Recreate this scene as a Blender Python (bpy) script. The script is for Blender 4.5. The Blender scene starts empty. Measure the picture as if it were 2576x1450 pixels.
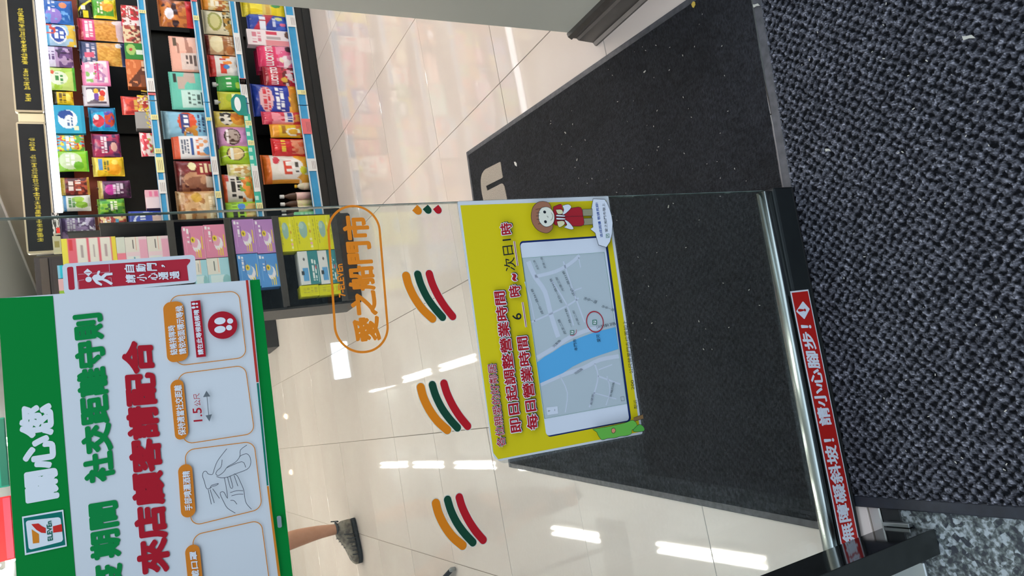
import bpy, math, random
import numpy as np
from mathutils import Vector, Matrix
S = bpy.context.scene
COL = S.collection
random.seed(4); rng = np.random.default_rng(4)

# ------------------------------------------------------------------ camera
HC = 0.6/0.474
YAW, PITCH, ROLL, FPX = 0.16298, 0.49812, 0.10205, 1834.4
fw = np.array([math.sin(YAW)*math.cos(PITCH), math.cos(YAW)*math.cos(PITCH), -math.sin(PITCH)])
r0 = np.array([math.cos(YAW), -math.sin(YAW), 0.0]); d0 = np.cross(fw, r0)
RI = math.cos(ROLL)*r0+math.sin(ROLL)*d0; DN = -math.sin(ROLL)*r0+math.cos(ROLL)*d0
CAM = np.array([0, 0, HC])
cd = bpy.data.cameras.new('camera'); cam = bpy.data.objects.new('camera', cd); COL.objects.link(cam)
cd.sensor_width = 36; cd.lens = FPX/2576*36; cd.clip_start = .02; cd.clip_end = 200
m = Matrix(((DN[0], RI[0], -fw[0], 0), (DN[1], RI[1], -fw[1], 0), (DN[2], RI[2], -fw[2], HC), (0, 0, 0, 1)))
cam.matrix_world = m; S.camera = cam

# ------------------------------------------------------------------ world, exposure
w = bpy.data.worlds.new('world'); S.world = w; w.use_nodes = True
wb = w.node_tree.nodes['Background']; wb.inputs[0].default_value = (.60, .69, .80, 1); wb.inputs[1].default_value = 1.68
S.view_settings.view_transform = 'Standard'; S.view_settings.look = 'None'
S.view_settings.exposure = .95; S.view_settings.gamma = 1; S.view_settings.use_curve_mapping = False
TUBE = 44.0      # emission of the ceiling tubes
LED = 1.8        # emission of the shelf light strip
S.cycles.max_bounces = 8; S.cycles.transparent_max_bounces = 12; S.cycles.sample_clamp_indirect = 6
S.cycles.caustics_reflective = False; S.cycles.caustics_refractive = False

# ------------------------------------------------------------------ measuring helpers (photo pixel -> point on a real plane)
def ray(px, py): return fw+RI*(725-py)/FPX+DN*(px-1288)/FPX
def onY(px, py, y): d = ray(px, py); return CAM+d*y/d[1]
def onX(px, py, x): d = ray(px, py); return CAM+d*x/d[0]
def onZ(px, py, z=0): d = ray(px, py); return CAM+d*(z-HC)/d[2]

# ------------------------------------------------------------------ materials
def lin(c):
    if isinstance(c, str):
        c = [int(c[i:i+2], 16)/255 for i in (0, 2, 4)]
    return tuple(x/12.92 if x <= .04045 else ((x+.055)/1.055)**2.4 for x in c)
MATS = {}
def mat(name, col=None, rough=.5, metal=0., spec=.5, emit=0, coat=0):
    if name in MATS: return MATS[name]
    k = bpy.data.materials.new(name); k.use_nodes = True; b = k.node_tree.nodes['Principled BSDF']
    c = lin(col) if col is not None else (.5, .5, .5)
    b.inputs['Base Color'].default_value = (*c, 1); b.inputs['Roughness'].default_value = rough
    b.inputs['Metallic'].default_value = metal; b.inputs['Specular IOR Level'].default_value = spec
    b.inputs['Coat Weight'].default_value = coat
    if emit:
        b.inputs['Emission Color'].default_value = (*c, 1); b.inputs['Emission Strength'].default_value = emit
    MATS[name] = k; return k
def nd(k, t, **kw):
    n = k.node_tree.nodes.new(t)
    for a, v in kw.items():
        if a in n.inputs: n.inputs[a].default_value = v
        else: setattr(n, a, v)
    return n
def noise_mat(name, c1, c2, scale, rough=.6, bump=.0, bscale=None, lo=.35, hi=.65, spec=.5, stretch=(1, 1, 1), bdist=.002, metal=0):
    if name in MATS: return MATS[name]
    k = mat(name, c1, rough, metal, spec); t = k.node_tree; L = t.links.new; b = t.nodes['Principled BSDF']
    co = nd(k, 'ShaderNodeTexCoord'); mp = nd(k, 'ShaderNodeMapping', Scale=stretch); L(co.outputs['Object'], mp.inputs[0])
    n = nd(k, 'ShaderNodeTexNoise', Scale=scale, Detail=4.0); L(mp.outputs[0], n.inputs['Vector'])
    r = nd(k, 'ShaderNodeValToRGB'); r.color_ramp.elements[0].position = lo; r.color_ramp.elements[1].position = hi
    r.color_ramp.elements[0].color = (*lin(c1), 1); r.color_ramp.elements[1].color = (*lin(c2), 1)
    L(n.outputs[0], r.inputs[0]); L(r.outputs[0], b.inputs['Base Color'])
    if bump:
        n2 = nd(k, 'ShaderNodeTexNoise', Scale=bscale or scale, Detail=3.0); L(mp.outputs[0], n2.inputs['Vector'])
        bp = nd(k, 'ShaderNodeBump', Strength=bump, Distance=bdist); L(n2.outputs[0], bp.inputs['Height']); L(bp.outputs[0], b.inputs['Normal'])
    return k
def paint_mat(name, rough, spec=.5, coat=0, bump=0):
    k = mat(name, None, rough, 0, spec, coat=coat); b = k.node_tree.nodes['Principled BSDF']
    a = nd(k, 'ShaderNodeVertexColor', layer_name='Col'); k.node_tree.links.new(a.outputs[0], b.inputs['Base Color'])
    if bump:
        co = nd(k, 'ShaderNodeTexCoord'); n = nd(k, 'ShaderNodeTexNoise', Scale=45.0, Detail=2.0); k.node_tree.links.new(co.outputs['Object'], n.inputs['Vector'])
        bp = nd(k, 'ShaderNodeBump', Strength=bump, Distance=.006); k.node_tree.links.new(n.outputs[0], bp.inputs['Height']); k.node_tree.links.new(bp.outputs[0], b.inputs['Normal'])
    return k
FILM = paint_mat('printed_film', .28, .5, 0, .5); CARD = paint_mat('printed_card', .45, .4)
def glass_mat(name, tint, ior=1.5, haze=0.0):
    k = bpy.data.materials.new(name); k.use_nodes = True; t = k.node_tree; t.nodes.clear(); L = t.links.new
    o = t.nodes.new('ShaderNodeOutputMaterial'); tr = t.nodes.new('ShaderNodeBsdfTransparent'); tr.inputs[0].default_value = (*tint, 1)
    g = t.nodes.new('ShaderNodeBsdfGlossy'); g.inputs['Roughness'].default_value = .0; g.inputs[0].default_value = (1, 1, 1, 1)
    lw = t.nodes.new('ShaderNodeLayerWeight'); lw.inputs[0].default_value = .5; pw = t.nodes.new('ShaderNodeMath'); pw.operation = 'POWER'; pw.inputs[1].default_value = 5
    f = t.nodes.new('ShaderNodeMath'); f.operation = 'MULTIPLY_ADD'; f.inputs[1].default_value = .93; f.inputs[2].default_value = .035; mx = t.nodes.new('ShaderNodeMixShader')
    L(lw.outputs['Facing'], pw.inputs[0]); L(pw.outputs[0], f.inputs[0]); L(f.outputs[0], mx.inputs[0]); L(tr.outputs[0], mx.inputs[1]); L(g.outputs[0], mx.inputs[2])
    if haze:
        df = t.nodes.new('ShaderNodeBsdfDiffuse'); df.inputs[0].default_value = (.8, .85, .85, 1); m2 = t.nodes.new('ShaderNodeMixShader')
        m2.inputs[0].default_value = haze; L(mx.outputs[0], m2.inputs[1]); L(df.outputs[0], m2.inputs[2]); L(m2.outputs[0], o.inputs[0])
    else: L(mx.outputs[0], o.inputs[0])
    MATS[name] = k; return k

# ------------------------------------------------------------------ object helpers
def tag(o, label=None, cat=None, group=None, kind=None):
    if label: o['label'] = label
    if cat: o['category'] = cat
    if group: o['group'] = group
    if kind: o['kind'] = kind
    return o
def thing(name, label, cat, loc=(0, 0, 0), rz=0, group=None, kind=None):
    o = bpy.data.objects.new(name, None); COL.objects.link(o); o.location = loc; o.rotation_euler = (0, 0, rz)
    o.empty_display_size = .05
    return tag(o, label, cat, group, kind)
def mw(o):
    b = o.matrix_basis.copy()
    return mw(o.parent) @ b if o.parent else b
class MB:
    def __init__(s): s.v = []; s.f = []; s.sm = []
    def add(s, vs, fs, smooth=False):
        n = len(s.v); s.v += [tuple(map(float, p)) for p in vs]; s.f += [tuple(i+n for i in q) for q in fs]; s.sm += [smooth]*len(fs); return s
    def box(s, a, b, bev=0):
        (x0, y0, z0), (x1, y1, z1) = a, b
        if not bev:
            return s.add([(x0, y0, z0), (x1, y0, z0), (x1, y1, z0), (x0, y1, z0), (x0, y0, z1), (x1, y0, z1), (x1, y1, z1), (x0, y1, z1)],
                         [(0, 3, 2, 1), (4, 5, 6, 7), (0, 1, 5, 4), (1, 2, 6, 5), (2, 3, 7, 6), (3, 0, 4, 7)])
        vs = []; c = [((x0, x1), 0), ((y0, y1), 1), ((z0, z1), 2)]
        idx = {}
        for i in (0, 1):
            for j in (0, 1):
                for k in (0, 1):
                    p = [(x0, x1)[i], (y0, y1)[j], (z0, z1)[k]]; sg = [1-2*i, 1-2*j, 1-2*k]
                    for ax in range(3):
                        q = [p[t]+(0 if t == ax else sg[t]*bev) for t in range(3)]; idx[i, j, k, ax] = len(vs); vs.append(q)
        fs = []
        for ax in range(3):
            o1, o2 = [t for t in range(3) if t != ax]
            for e in (0, 1):
                q = []
                for (a1, a2) in ((0, 0), (1, 0), (1, 1), (0, 1)):
                    t = [0, 0, 0]; t[ax] = e; t[o1] = a1; t[o2] = a2; q.append(idx[t[0], t[1], t[2], ax])
                fs.append(q)
            for (a1, a2) in ((0, 0), (1, 0), (1, 1), (0, 1)):  # edge bevels along ax
                q = []
                for e in (0, 1):
                    t = [0, 0, 0]; t[ax] = e; t[o1] = a1; t[o2] = a2
                    q.append((idx[t[0], t[1], t[2], o1], idx[t[0], t[1], t[2], o2]))
                fs.append((q[0][0], q[0][1], q[1][1], q[1][0]))
        for i in (0, 1):
            for j in (0, 1):
                for k in (0, 1): fs.append((idx[i, j, k, 0], idx[i, j, k, 1], idx[i, j, k, 2]))
        return s.add(vs, fs)
    def tube(s, pts, r, n=12, caps=True):
        pts = [Vector(p) for p in pts]; R_ = r if isinstance(r, (list, tuple)) else [r]*len(pts); vs = []; fs = []
        for i, p in enumerate(pts):
            t = (pts[min(i+1, len(pts)-1)]-pts[max(i-1, 0)]).normalized(); a = t.orthogonal().normalized() if i == 0 else (a-t*a.dot(t)).normalized(); b = t.cross(a)
            for k in range(n): ang = 2*math.pi*k/n; vs.append(p+(a*math.cos(ang)+b*math.sin(ang))*R_[i])
        for i in range(len(pts)-1):
            for k in range(n): fs.append((i*n+k, i*n+(k+1) % n, (i+1)*n+(k+1) % n, (i+1)*n+k))
        if caps: fs.append(tuple(range(n-1, -1, -1))); fs.append(tuple(range((len(pts)-1)*n, len(pts)*n)))
        return s.add(vs, fs, True)
    def lathe(s, c, prof, n=20):
        vs = []; fs = []
        for (r, z) in prof:
            for k in range(n): a = 2*math.pi*k/n; vs.append((c[0]+r*math.cos(a), c[1]+r*math.sin(a), c[2]+z))
        for i in range(len(prof)-1):
            for k in range(n): fs.append((i*n+k, i*n+(k+1) % n, (i+1)*n+(k+1) % n, (i+1)*n+k))
        fs.append(tuple(range(n-1, -1, -1))); fs.append(tuple(range((len(prof)-1)*n, len(prof)*n)))
        return s.add(vs, fs, True)
    def prism(s, poly, y0, y1):   # polygon in (x, z), extruded in y
        n = len(poly); vs = [(x, y0, z) for x, z in poly]+[(x, y1, z) for x, z in poly]
        fs = [tuple(range(n)), tuple(range(2*n-1, n-1, -1))]+[(i, i+n, (i+1) % n+n, (i+1) % n) for i in range(n)]
        return s.add(vs, fs)
    def profx(s, poly, x0, x1):   # polygon in (y, z), extruded in x
        n = len(poly); vs = [(x0, y, z) for y, z in poly]+[(x1, y, z) for y, z in poly]
        fs = [tuple(range(n)), tuple(range(2*n-1, n-1, -1))]+[(i, i+n, (i+1) % n+n, (i+1) % n) for i in range(n)]
        return s.add(vs, fs)
def ob(name, mb, mt, parent=None, world=False, fixn=True):
    me = bpy.data.meshes.new(name); v = mb.v
    if world and parent:
        inv = mw(parent).inverted(); v = [inv @ Vector(p) for p in v]
    me.from_pydata(v, [], mb.f); me.materials.append(mt)
    me.polygons.foreach_set('use_smooth', mb.sm)
    if fixn:
        import bmesh
        b = bmesh.new(); b.from_mesh(me); bmesh.ops.recalc_face_normals(b, faces=b.faces); b.to_mesh(me); b.free()
    me.update()
    o = bpy.data.objects.new(name, me); COL.objects.link(o)
    if parent: o.parent = parent
    return o
def struct(name, mb, mt, label=None, parent=None):
    o = ob(name, mb, mt, parent)
    if not parent: o['kind'] = 'structure'
    if label: o['label'] = label
    return o

# ------------------------------------------------------------------ text
FC = bpy.data.curves.new('glyphs', 'FONT'); FO = bpy.data.objects.new('glyphs', FC); COL.objects.link(FO); FC.resolution_u = 4
FO.hide_render = True
def glyphs(s, bold=0., spacing=1.):
    FC.body = s; FC.offset = bold; FC.space_character = spacing
    bpy.context.view_layer.update()
    me = bpy.data.meshes.new_from_object(FO.evaluated_get(bpy.context.evaluated_depsgraph_get()))
    n = len(me.vertices); v = np.empty(n*3); me.vertices.foreach_get('co', v); v = v.reshape(-1, 3)[:, :2]
    f = [tuple(p.vertices) for p in me.polygons]; bpy.data.meshes.remove(me)
    return v, f
EM = {}
def text_on(parent, s, A, B, C_, mt, bold=0., y=-.0006, grow=0., name='lettering', spacing=1.):
    """text in the plane (x, z) of parent; A, B, C_ = bottom-left, bottom-right, top-left corners of its box"""
    v, f = glyphs(s, 0, spacing); lo, hi = v.min(0), v.max(0)
    A, B, C_ = (np.array(p, float) for p in (A, B, C_))
    lo = lo-bold; hi = hi+bold; mb = MB(); rr = bold+grow; n_ = 1 if rr == 0 else (9 if rr < .04 else 13)
    for i in range(n_):
        a = 2*math.pi*i/max(n_-1, 1); dv = np.array([math.cos(a), math.sin(a)])*(rr if i < n_-1 else 0)
        t = (v+dv-lo)/(hi-lo); P = A+t[:, :1]*(B-A)+t[:, 1:]*(C_-A); yy = y-.000004*i
        mb.add([(p[0], yy, p[1]) for p in P], f)
    return ob(name, mb, mt, parent, fixn=False)
def rpoly(q, r, n=6):
    """rounded polygon through corner points q (list of 2D)"""
    out = []; q = [np.array(p, float) for p in q]; N = len(q); R_ = r if isinstance(r, (list, tuple)) else [r]*N
    for i in range(N):
        p, a, b = q[i], q[i-1], q[(i+1) % N]; da = a-p; db = b-p; la = np.linalg.norm(da); lb = np.linalg.norm(db)
        rr = min(R_[i], la*.5, lb*.5)
        if rr <= 0: out.append(tuple(p)); continue
        p0 = p+da/la*rr; p1 = p+db/lb*rr
        for k in range(n+1):   # quadratic towards a circle arc
            t = k/n; k1 = .5523
            c0 = p0+(p-p0)*k1; c1 = p1+(p-p1)*k1
            out.append(tuple((1-t)**3*p0+3*(1-t)**2*t*c0+3*(1-t)*t*t*c1+t**3*p1))
    return out
def flat(mb, poly, y): return mb.add([(p[0], y, p[1]) for p in poly], [tuple(range(len(poly)))])
def ring(mb, po, pi, y):
    n = len(po); return mb.add([(p[0], y, p[1]) for p in po]+[(p[0], y, p[1]) for p in pi], [(i, (i+1) % n, (i+1) % n+n, i+n) for i in range(n)])
def stroke(mb, pts, wd, y, closed=False, taper=False):
    pts = [np.array(p, float) for p in pts]; N = len(pts); vs = []
    for i, p in enumerate(pts):
        a = pts[i-1] if (i or closed) else pts[0]; b = pts[(i+1) % N] if (i < N-1 or closed) else pts[-1]
        t = b-a; t = t/(np.linalg.norm(t)+1e-12); nrm = np.array([-t[1], t[0]])*wd/2
        vs += [(p[0]+nrm[0], y, p[1]+nrm[1]), (p[0]-nrm[0], y, p[1]-nrm[1])]
    fs = [(2*i, 2*i+1, 2*i+3, 2*i+2) for i in range(N-1)]
    if closed: fs.append((2*N-2, 2*N-1, 1, 0))
    return mb.add(vs, fs)
def ellipse(c, rx, ry, n=28, rot=0): return [(c[0]+rx*math.cos(a)*math.cos(rot)-ry*math.sin(a)*math.sin(rot), c[1]+rx*math.cos(a)*math.sin(rot)+ry*math.sin(a)*math.cos(rot)) for a in (2*math.pi*i/n for i in range(n))]
def smooth(pts, k=6):
    pts = [np.array(p, float) for p in pts]; out = []
    for i in range(len(pts)-1):
        a, b, c, d = pts[max(i-1, 0)], pts[i], pts[i+1], pts[min(i+2, len(pts)-1)]
        for j in range(k):
            t = j/k; out.append(.5*((2*b)+(c-a)*t+(2*a-5*b+4*c-d)*t*t+(-a+3*b-3*c+d)*t**3))
    out.append(pts[-1]); return out

# ================================================================== SETTING
GX0, GY0, TS = .488, 1.515, .6
grout = mat('grout', '6e6457', .9)
k = noise_mat('polished_tile', 'c9bcb3', 'd1c6bd', 2.2, rough=.028, lo=.3, hi=.7, spec=.5)
t_ = k.node_tree; oi = nd(k, 'ShaderNodeObjectInfo'); hs = nd(k, 'ShaderNodeHueSaturation'); mr = nd(k, 'ShaderNodeMapRange')
mr.inputs['To Min'].default_value = .965; mr.inputs['To Max'].default_value = 1.03
b_ = t_.nodes['Principled BSDF']; src = b_.inputs['Base Color'].links[0].from_socket
t_.links.new(oi.outputs['Random'], mr.inputs[0]); t_.links.new(mr.outputs[0], hs.inputs['Value']); t_.links.new(src, hs.inputs['Color']); t_.links.new(hs.outputs[0], b_.inputs['Base Color'])
tile_m = k
floor = struct('floor', MB().box((-5.2, 1.0, -.05), (6, 21.2, -.004)), grout, 'polished beige tile shop floor')
def tile_mesh(wx, wy):
    me = bpy.data.meshes.new('tile'); g = .0012; b = MB().box((g, g, -.012), (wx-g, wy-g, 0), .0009)
    me.from_pydata(b.v, [], b.f); me.materials.append(tile_m); me.update(); return me
TM = tile_mesh(TS, TS); TN = tile_mesh(TS, GY0-1.026)
for i in range(-8, 8):
    for j in range(-1, 32):
        x = GX0+i*TS
        if j >= 12 and (x < -4 or x > 3.4): continue
        y = GY0+j*TS if j >= 0 else 1.026
        o = bpy.data.objects.new('tile', TM if j >= 0 else TN); COL.objects.link(o); o.parent = floor
        o.location = (x, y, 0); o.rotation_euler = (random.gauss(0, .0006), random.gauss(0, .0006), 0)
wallm = noise_mat('beige_wall', 'a39c8c', 'aaa393', 3, rough=.55, bump=.05, bscale=300)
greige = noise_mat('greige_panel', 'c6c4b4', 'cbc9ba', 2, rough=.4)
whitem = mat('ceiling_white', 'd9dad6', .7)
struct('wall_back', MB().box((-5.2, 21.1, 0), (6, 21.2, 2.62)), wallm, 'beige back wall of the shop')
struct('wall_left', MB().box((-5.3, .9, 0), (-5.2, 21.2, 2.62)), wallm)
# right wall, slightly out of square
pr = [(4.85, 5.0), (3.22, 21.2), (3.34, 21.2), (4.97, 5.0)]
mbw = MB(); n = 4
mbw.add([(x, y, 0) for x, y in pr]+[(x, y, 2.6) for x, y in pr], [(0, 1, 2, 3), (7, 6, 5, 4)]+[(i, (i+1) % 4, (i+1) % 4+4, i+4) for i in range(4)])
struct('wall_right', mbw, wallm, 'beige right wall running back under the ceiling')
struct('ceiling', MB().box((-5.3, .9, 2.6), (6, 21.2, 2.7)), mat('ceiling_panel', 'd6e2e8', .6), 'pale grey shop ceiling')
mbt = MB(); mbt.add([(pr[0][0]-.001, pr[0][1], 2.57), (pr[1][0]-.001, pr[1][1], 2.57), (pr[1][0]-.04, pr[1][1], 2.57), (pr[0][0]-.04, pr[0][1], 2.57),
                     (pr[0][0]-.001, pr[0][1], 2.6), (pr[1][0]-.001, pr[1][1], 2.6), (pr[1][0]-.04, pr[1][1], 2.6), (pr[0][0]-.04, pr[0][1], 2.6)],
                    [(0, 1, 2, 3), (4, 5, 6, 7), (0, 1, 5, 4), (2, 3, 7, 6), (1, 2, 6, 5), (3, 0, 4, 7)])
struct('trim_1', mbt, mat('white_trim', 'ffffff', .4), 'white strip where the right wall meets the ceiling')
# stub wall at the right of the doorway (its free end is the upright edge seen from outside)
st = struct('wall_front', MB().box((.955, 1.02, 0), (6, 1.545, 2.6), .004), greige, 'greenish grey wall end beside the doorway')
bbk = noise_mat('black_vinyl', '262422', '302d2b', 40, rough=.35, spec=.6)
prof = [(.955, .0), (.925, .0), (.925, .006), (.934, .012), (.9375, .06), (.943, .066), (.943, .078), (.9375, .083), (.945, .094), (.955, .096)]
bb = MB(); n = len(prof)
bb.add([(x, 1.02, z) for x, z in prof]+[(x, 1.5475, z) for x, z in prof], [tuple(range(n)), tuple(range(2*n-1, n-1, -1))]+[(i, i+n, (i+1) % n+n, (i+1) % n) for i in range(n)])
struct('baseboard_right', bb, bbk, 'black ridged vinyl skirting at the foot of the wall end')
struct('baseboard_end', MB().box((.953, 1.5475, 0), (1.6, 1.552, .09)), bbk)['kind'] = 'structure'
bpy.data.objects['baseboard_end'].name = 'trim_2'
# outside: threshold and granite
struct('trim_3', MB().box((-5.2, 1.0, -.05), (3, 1.0245, -.001), .002), mat('steel_sill', 'c2c3bb', .3, .5), 'pale metal sill under the door line')
struct('trim_4', MB().box((-5.2, .957, -.05), (3, .9985, -.002), .002), mat('dark_sill', '2b2e2f', .4, .5), 'dark metal sill outside the door line')
struct('trim_5', MB().box((-5.2, .93, -.05), (-.437, .9985, .004), .002), mat('steel_plate', 'a9b0b0', .3, .7), 'pale metal floor plate behind the post')
gran = noise_mat('granite', '262a30', '8f979a', 130, rough=.55, lo=.42, hi=.6, spec=.4)
r_ = [x for x in gran.node_tree.nodes if x.type == 'VALTORGB'][0]; e = r_.color_ramp.elements.new(.5); e.color = (*lin('4d5452'), 1)
vo = nd(gran, 'ShaderNodeTexVoronoi', Scale=95.0); co_ = nd(gran, 'ShaderNodeTexCoord'); gran.node_tree.links.new(co_.outputs['Object'], vo.inputs['Vector'])
bp_ = nd(gran, 'ShaderNodeBump', Strength=.5, Distance=.002); gran.node_tree.links.new(vo.outputs[0], bp_.inputs['Height']); gran.node_tree.links.new(bp_.outputs[0], gran.node_tree.nodes['Principled BSDF'].inputs['Normal'])
gm = nd(gran, 'ShaderNodeMath', operation='MULTIPLY_ADD'); gm.inputs[1].default_value = .35; gm.inputs[2].default_value = .33
nz = [x for x in gran.node_tree.nodes if x.type == 'TEX_NOISE'][0]
sep = nd(gran, 'ShaderNodeSeparateColor'); gran.node_tree.links.new(vo.outputs['Color'], sep.inputs[0]); gran.node_tree.links.new(sep.outputs[0], gm.inputs[0])
mxv = nd(gran, 'ShaderNodeMath', operation='ADD'); sc_ = nd(gran, 'ShaderNodeMath', operation='MULTIPLY'); sc_.inputs[1].default_value = .5
gran.node_tree.links.new(gm.outputs[0], sc_.inputs[0]); sc2 = nd(gran, 'ShaderNodeMath', operation='MULTIPLY'); sc2.inputs[1].default_value = .5
gran.node_tree.links.new(nz.outputs[0], sc2.inputs[0]); gran.node_tree.links.new(sc_.outputs[0], mxv.inputs[0]); gran.node_tree.links.new(sc2.outputs[0], mxv.inputs[1]); gran.node_tree.links.new(mxv.outputs[0], r_.inputs[0])
struct('floor_outside', MB().box((-8, -8, -.06), (8, .9555, -.002)), gran, 'speckled grey granite ground outside the door')
struct('wall_added_opposite', MB().box((-12, -7.4, -.06), (12, -7.0, 5.5)), mat('added_wall_dark', '34383c', .8), 'unseen dark wall added across the pavement to darken the glass reflections')  # unseen wall added so the door glass reflects something dark
struct('wall_facade', MB().box((-5.3, .99, 2.3), (6, 1.1, 3.6)), greige)

# ceiling lights: rows of tubes, from tile reflections; right-hand rows added for light
tubem = mat('tube_glow', 'fff5ec', .4, emit=TUBE); fixm = mat('white_enamel', 'e9e9e6', .4)
def ceil_light(x, y0, y1, label, along='y', z=2.5):
    cy = (y0+y1)/2
    t = thing('ceiling_light', label, 'light', (x, cy, z), 0 if along == 'y' else -math.pi/2, 'fluorescent battens')
    h = (y1-y0)/2
    b = MB(); b.profx([(-h, .03), (-h, .1), (h, .1), (h, .03)], -.05, .05); ob('housing', b, fixm, t)
    for s in (-.03, .03):
        ob('tube', MB().tube([(s, -h+.015, .013), (s, h-.015, .013)], .013, 10), tubem, t)
ROWS = [(-.785, (11.93, 10.35, 8.68, 6.85, 5.25), 'middle row'), (.52, (11.9, 10.26, 8.66, 7.0, 5.4), 'row over the snack aisle'), (-1.45, (6.35, 4.57), 'row over the till side'), (2.0, (9.0, 6.4, 3.3), 'row before the right wall'), (2.7, (3.4, 2.0), 'short row at the right by the front')]
ordn = ['farthest from the door', 'second farthest', 'third from the back', 'second nearest the door', 'nearest the door']
for x, ys, rn in ROWS:
    for i, y in enumerate(ys):
        ceil_light(x, y-.59, y+.59, 'white twin tube ceiling light, %s, %s' % (rn, ordn[i] if len(ys) == 5 else {2: ['farther tube', 'nearer tube'], 3: ['farthest from the door', 'middle one', 'nearest the door'], 4: ['farthest from the door', 'second farthest', 'second nearest the door', 'nearest the door']}[len(ys)][i]))
wl = mat('warm_bulb', 'ffd2a0', .4, emit=12)
for (x, y, q) in ((-.937, 19.9, 'left'), (.488, 19.6, 'right')):
    t = thing('pendant_lamp', 'warm round pendant lamp deep in the shop, %s one' % q, 'lamp', (x, y, 2.3))
    ob('shade', MB().lathe((0, 0, 0), [(.03, .22), (.06, .2), (.16, .04), (.15, .03)]), mat('brass', '9a7a45', .3, 1), t)
    ob('bulb', MB().lathe((0, 0, 0), [(.02, 0), (.07, .03), (.08, .07), (.06, .11), (.02, .13)]), wl, t)
    ob('cord', MB().tube([(0, 0, .2), (0, 0, .3)], .006, 6), bbk, t)

# ================================================================== MATS ON THE FLOOR
# outdoor ribbed mat in front of the door
def heightfield(name, x0, x1, y0, y1, step, fn, mt, parent):
    nx = int((x1-x0)/step)+1; ny = int((y1-y0)/step)+1
    X, Y = np.meshgrid(np.linspace(x0, x1, nx), np.linspace(y0, y1, ny)); H, Cc = fn(X, Y)
    v = np.stack([X, Y, H], -1).reshape(-1, 3); i = np.arange(nx*ny).reshape(ny, nx)
    q = np.stack([i[:-1, :-1], i[:-1, 1:], i[1:, 1:], i[1:, :-1]], -1).reshape(-1, 4)
    me = bpy.data.meshes.new(name); me.vertices.add(len(v)); me.vertices.foreach_set('co', v.ravel())
    me.loops.add(q.size); me.loops.foreach_set('vertex_index', q.ravel().astype(np.int32)); me.polygons.add(len(q))
    me.polygons.foreach_set('loop_start', (np.arange(len(q))*4).astype(np.int32)); me.polygons.foreach_set('loop_total', np.full(len(q), 4, np.int32))
    me.polygons.foreach_set('use_smooth', np.ones(len(q), bool)); me.update(calc_edges=True)
    at = me.color_attributes.new('Col', 'FLOAT_COLOR', 'POINT'); c = np.concatenate([Cc.reshape(-1, 3), np.ones((nx*ny, 1))], 1); at.data.foreach_set('color', c.ravel())
    me.materials.append(mt); o = bpy.data.objects.new(name, me); COL.objects.link(o); o.parent = parent; return o
def vnoise(X, Y, s, seed=0):
    r = np.random.default_rng(seed); G = r.random((256, 256)); x = X*s; y = Y*s; xi = np.floor(x).astype(int); yi = np.floor(y).astype(int)
    fx = x-xi; fy = y-yi; fx = fx*fx*(3-2*fx); fy = fy*fy*(3-2*fy); a = lambda i, j: G[(yi+j) % 256, (xi+i) % 256]
    return (a(0, 0)*(1-fx)+a(1, 0)*fx)*(1-fy)+(a(0, 1)*(1-fx)+a(1, 1)*fx)*fy
pile = paint_mat('looped_pile', 1.0, .15)
co_ = nd(pile, 'ShaderNodeTexCoord'); nn = nd(pile, 'ShaderNodeTexNoise', Scale=900.0, Detail=2.0); pile.node_tree.links.new(co_.outputs['Object'], nn.inputs['Vector'])
bp_ = nd(pile, 'ShaderNodeBump', Strength=.8, Distance=.0015); pile.node_tree.links.new(nn.outputs[0], bp_.inputs['Height']); pile.node_tree.links.new(bp_.outputs[0], pile.node_tree.nodes['Principled BSDF'].inputs['Normal'])
def fibre(k_, sc_n, st_, lo_, hi_):
    t = k_.node_tree; b = t.nodes['Principled BSDF']; src = b.inputs['Base Color'].links[0].from_socket
    co = nd(k_, 'ShaderNodeTexCoord'); mp = nd(k_, 'ShaderNodeMapping', Scale=st_); t.links.new(co.outputs['Object'], mp.inputs[0])
    n_ = nd(k_, 'ShaderNodeTexNoise', Scale=sc_n, Detail=3.0); t.links.new(mp.outputs[0], n_.inputs['Vector'])
    r_ = nd(k_, 'ShaderNodeMapRange'); r_.inputs['From Min'].default_value = .34; r_.inputs['From Max'].default_value = .66; r_.inputs['To Min'].default_value = lo_; r_.inputs['To Max'].default_value = hi_; t.links.new(n_.outputs[0], r_.inputs[0])
    v_ = nd(k_, 'ShaderNodeVectorMath', operation='SCALE'); t.links.new(src, v_.inputs[0]); t.links.new(r_.outputs[0], v_.inputs['Scale']); t.links.new(v_.outputs[0], b.inputs['Base Color'])
fibre(pile, 330.0, (1, .42, 1), .35, 1.75)
om = thing('outdoor_mat', 'large grey blue waffle loop mat with rubber edge in front of the doorway', 'mat', (-.34, 1.0952, 0), -math.radians(5.1))
def fn(X, Y):
    p = .0205; jx = (vnoise(X, Y, 75, 1)-.5)*.008; jy = (vnoise(X, Y, 75, 2)-.5)*.008
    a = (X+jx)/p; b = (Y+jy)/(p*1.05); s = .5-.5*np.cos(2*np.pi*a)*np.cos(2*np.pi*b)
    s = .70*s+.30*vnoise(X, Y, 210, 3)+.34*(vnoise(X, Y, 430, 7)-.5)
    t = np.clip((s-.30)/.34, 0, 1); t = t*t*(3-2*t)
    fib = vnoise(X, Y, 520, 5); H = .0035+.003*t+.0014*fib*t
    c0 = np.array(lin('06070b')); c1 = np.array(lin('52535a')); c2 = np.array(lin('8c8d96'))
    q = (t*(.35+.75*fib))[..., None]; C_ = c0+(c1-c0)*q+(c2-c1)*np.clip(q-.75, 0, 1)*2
    return H, C_
heightfield('pile', .022, 1.72, -.66, -.022, .0021, fn, pile, om)['kind'] = 'stuff'
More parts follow.
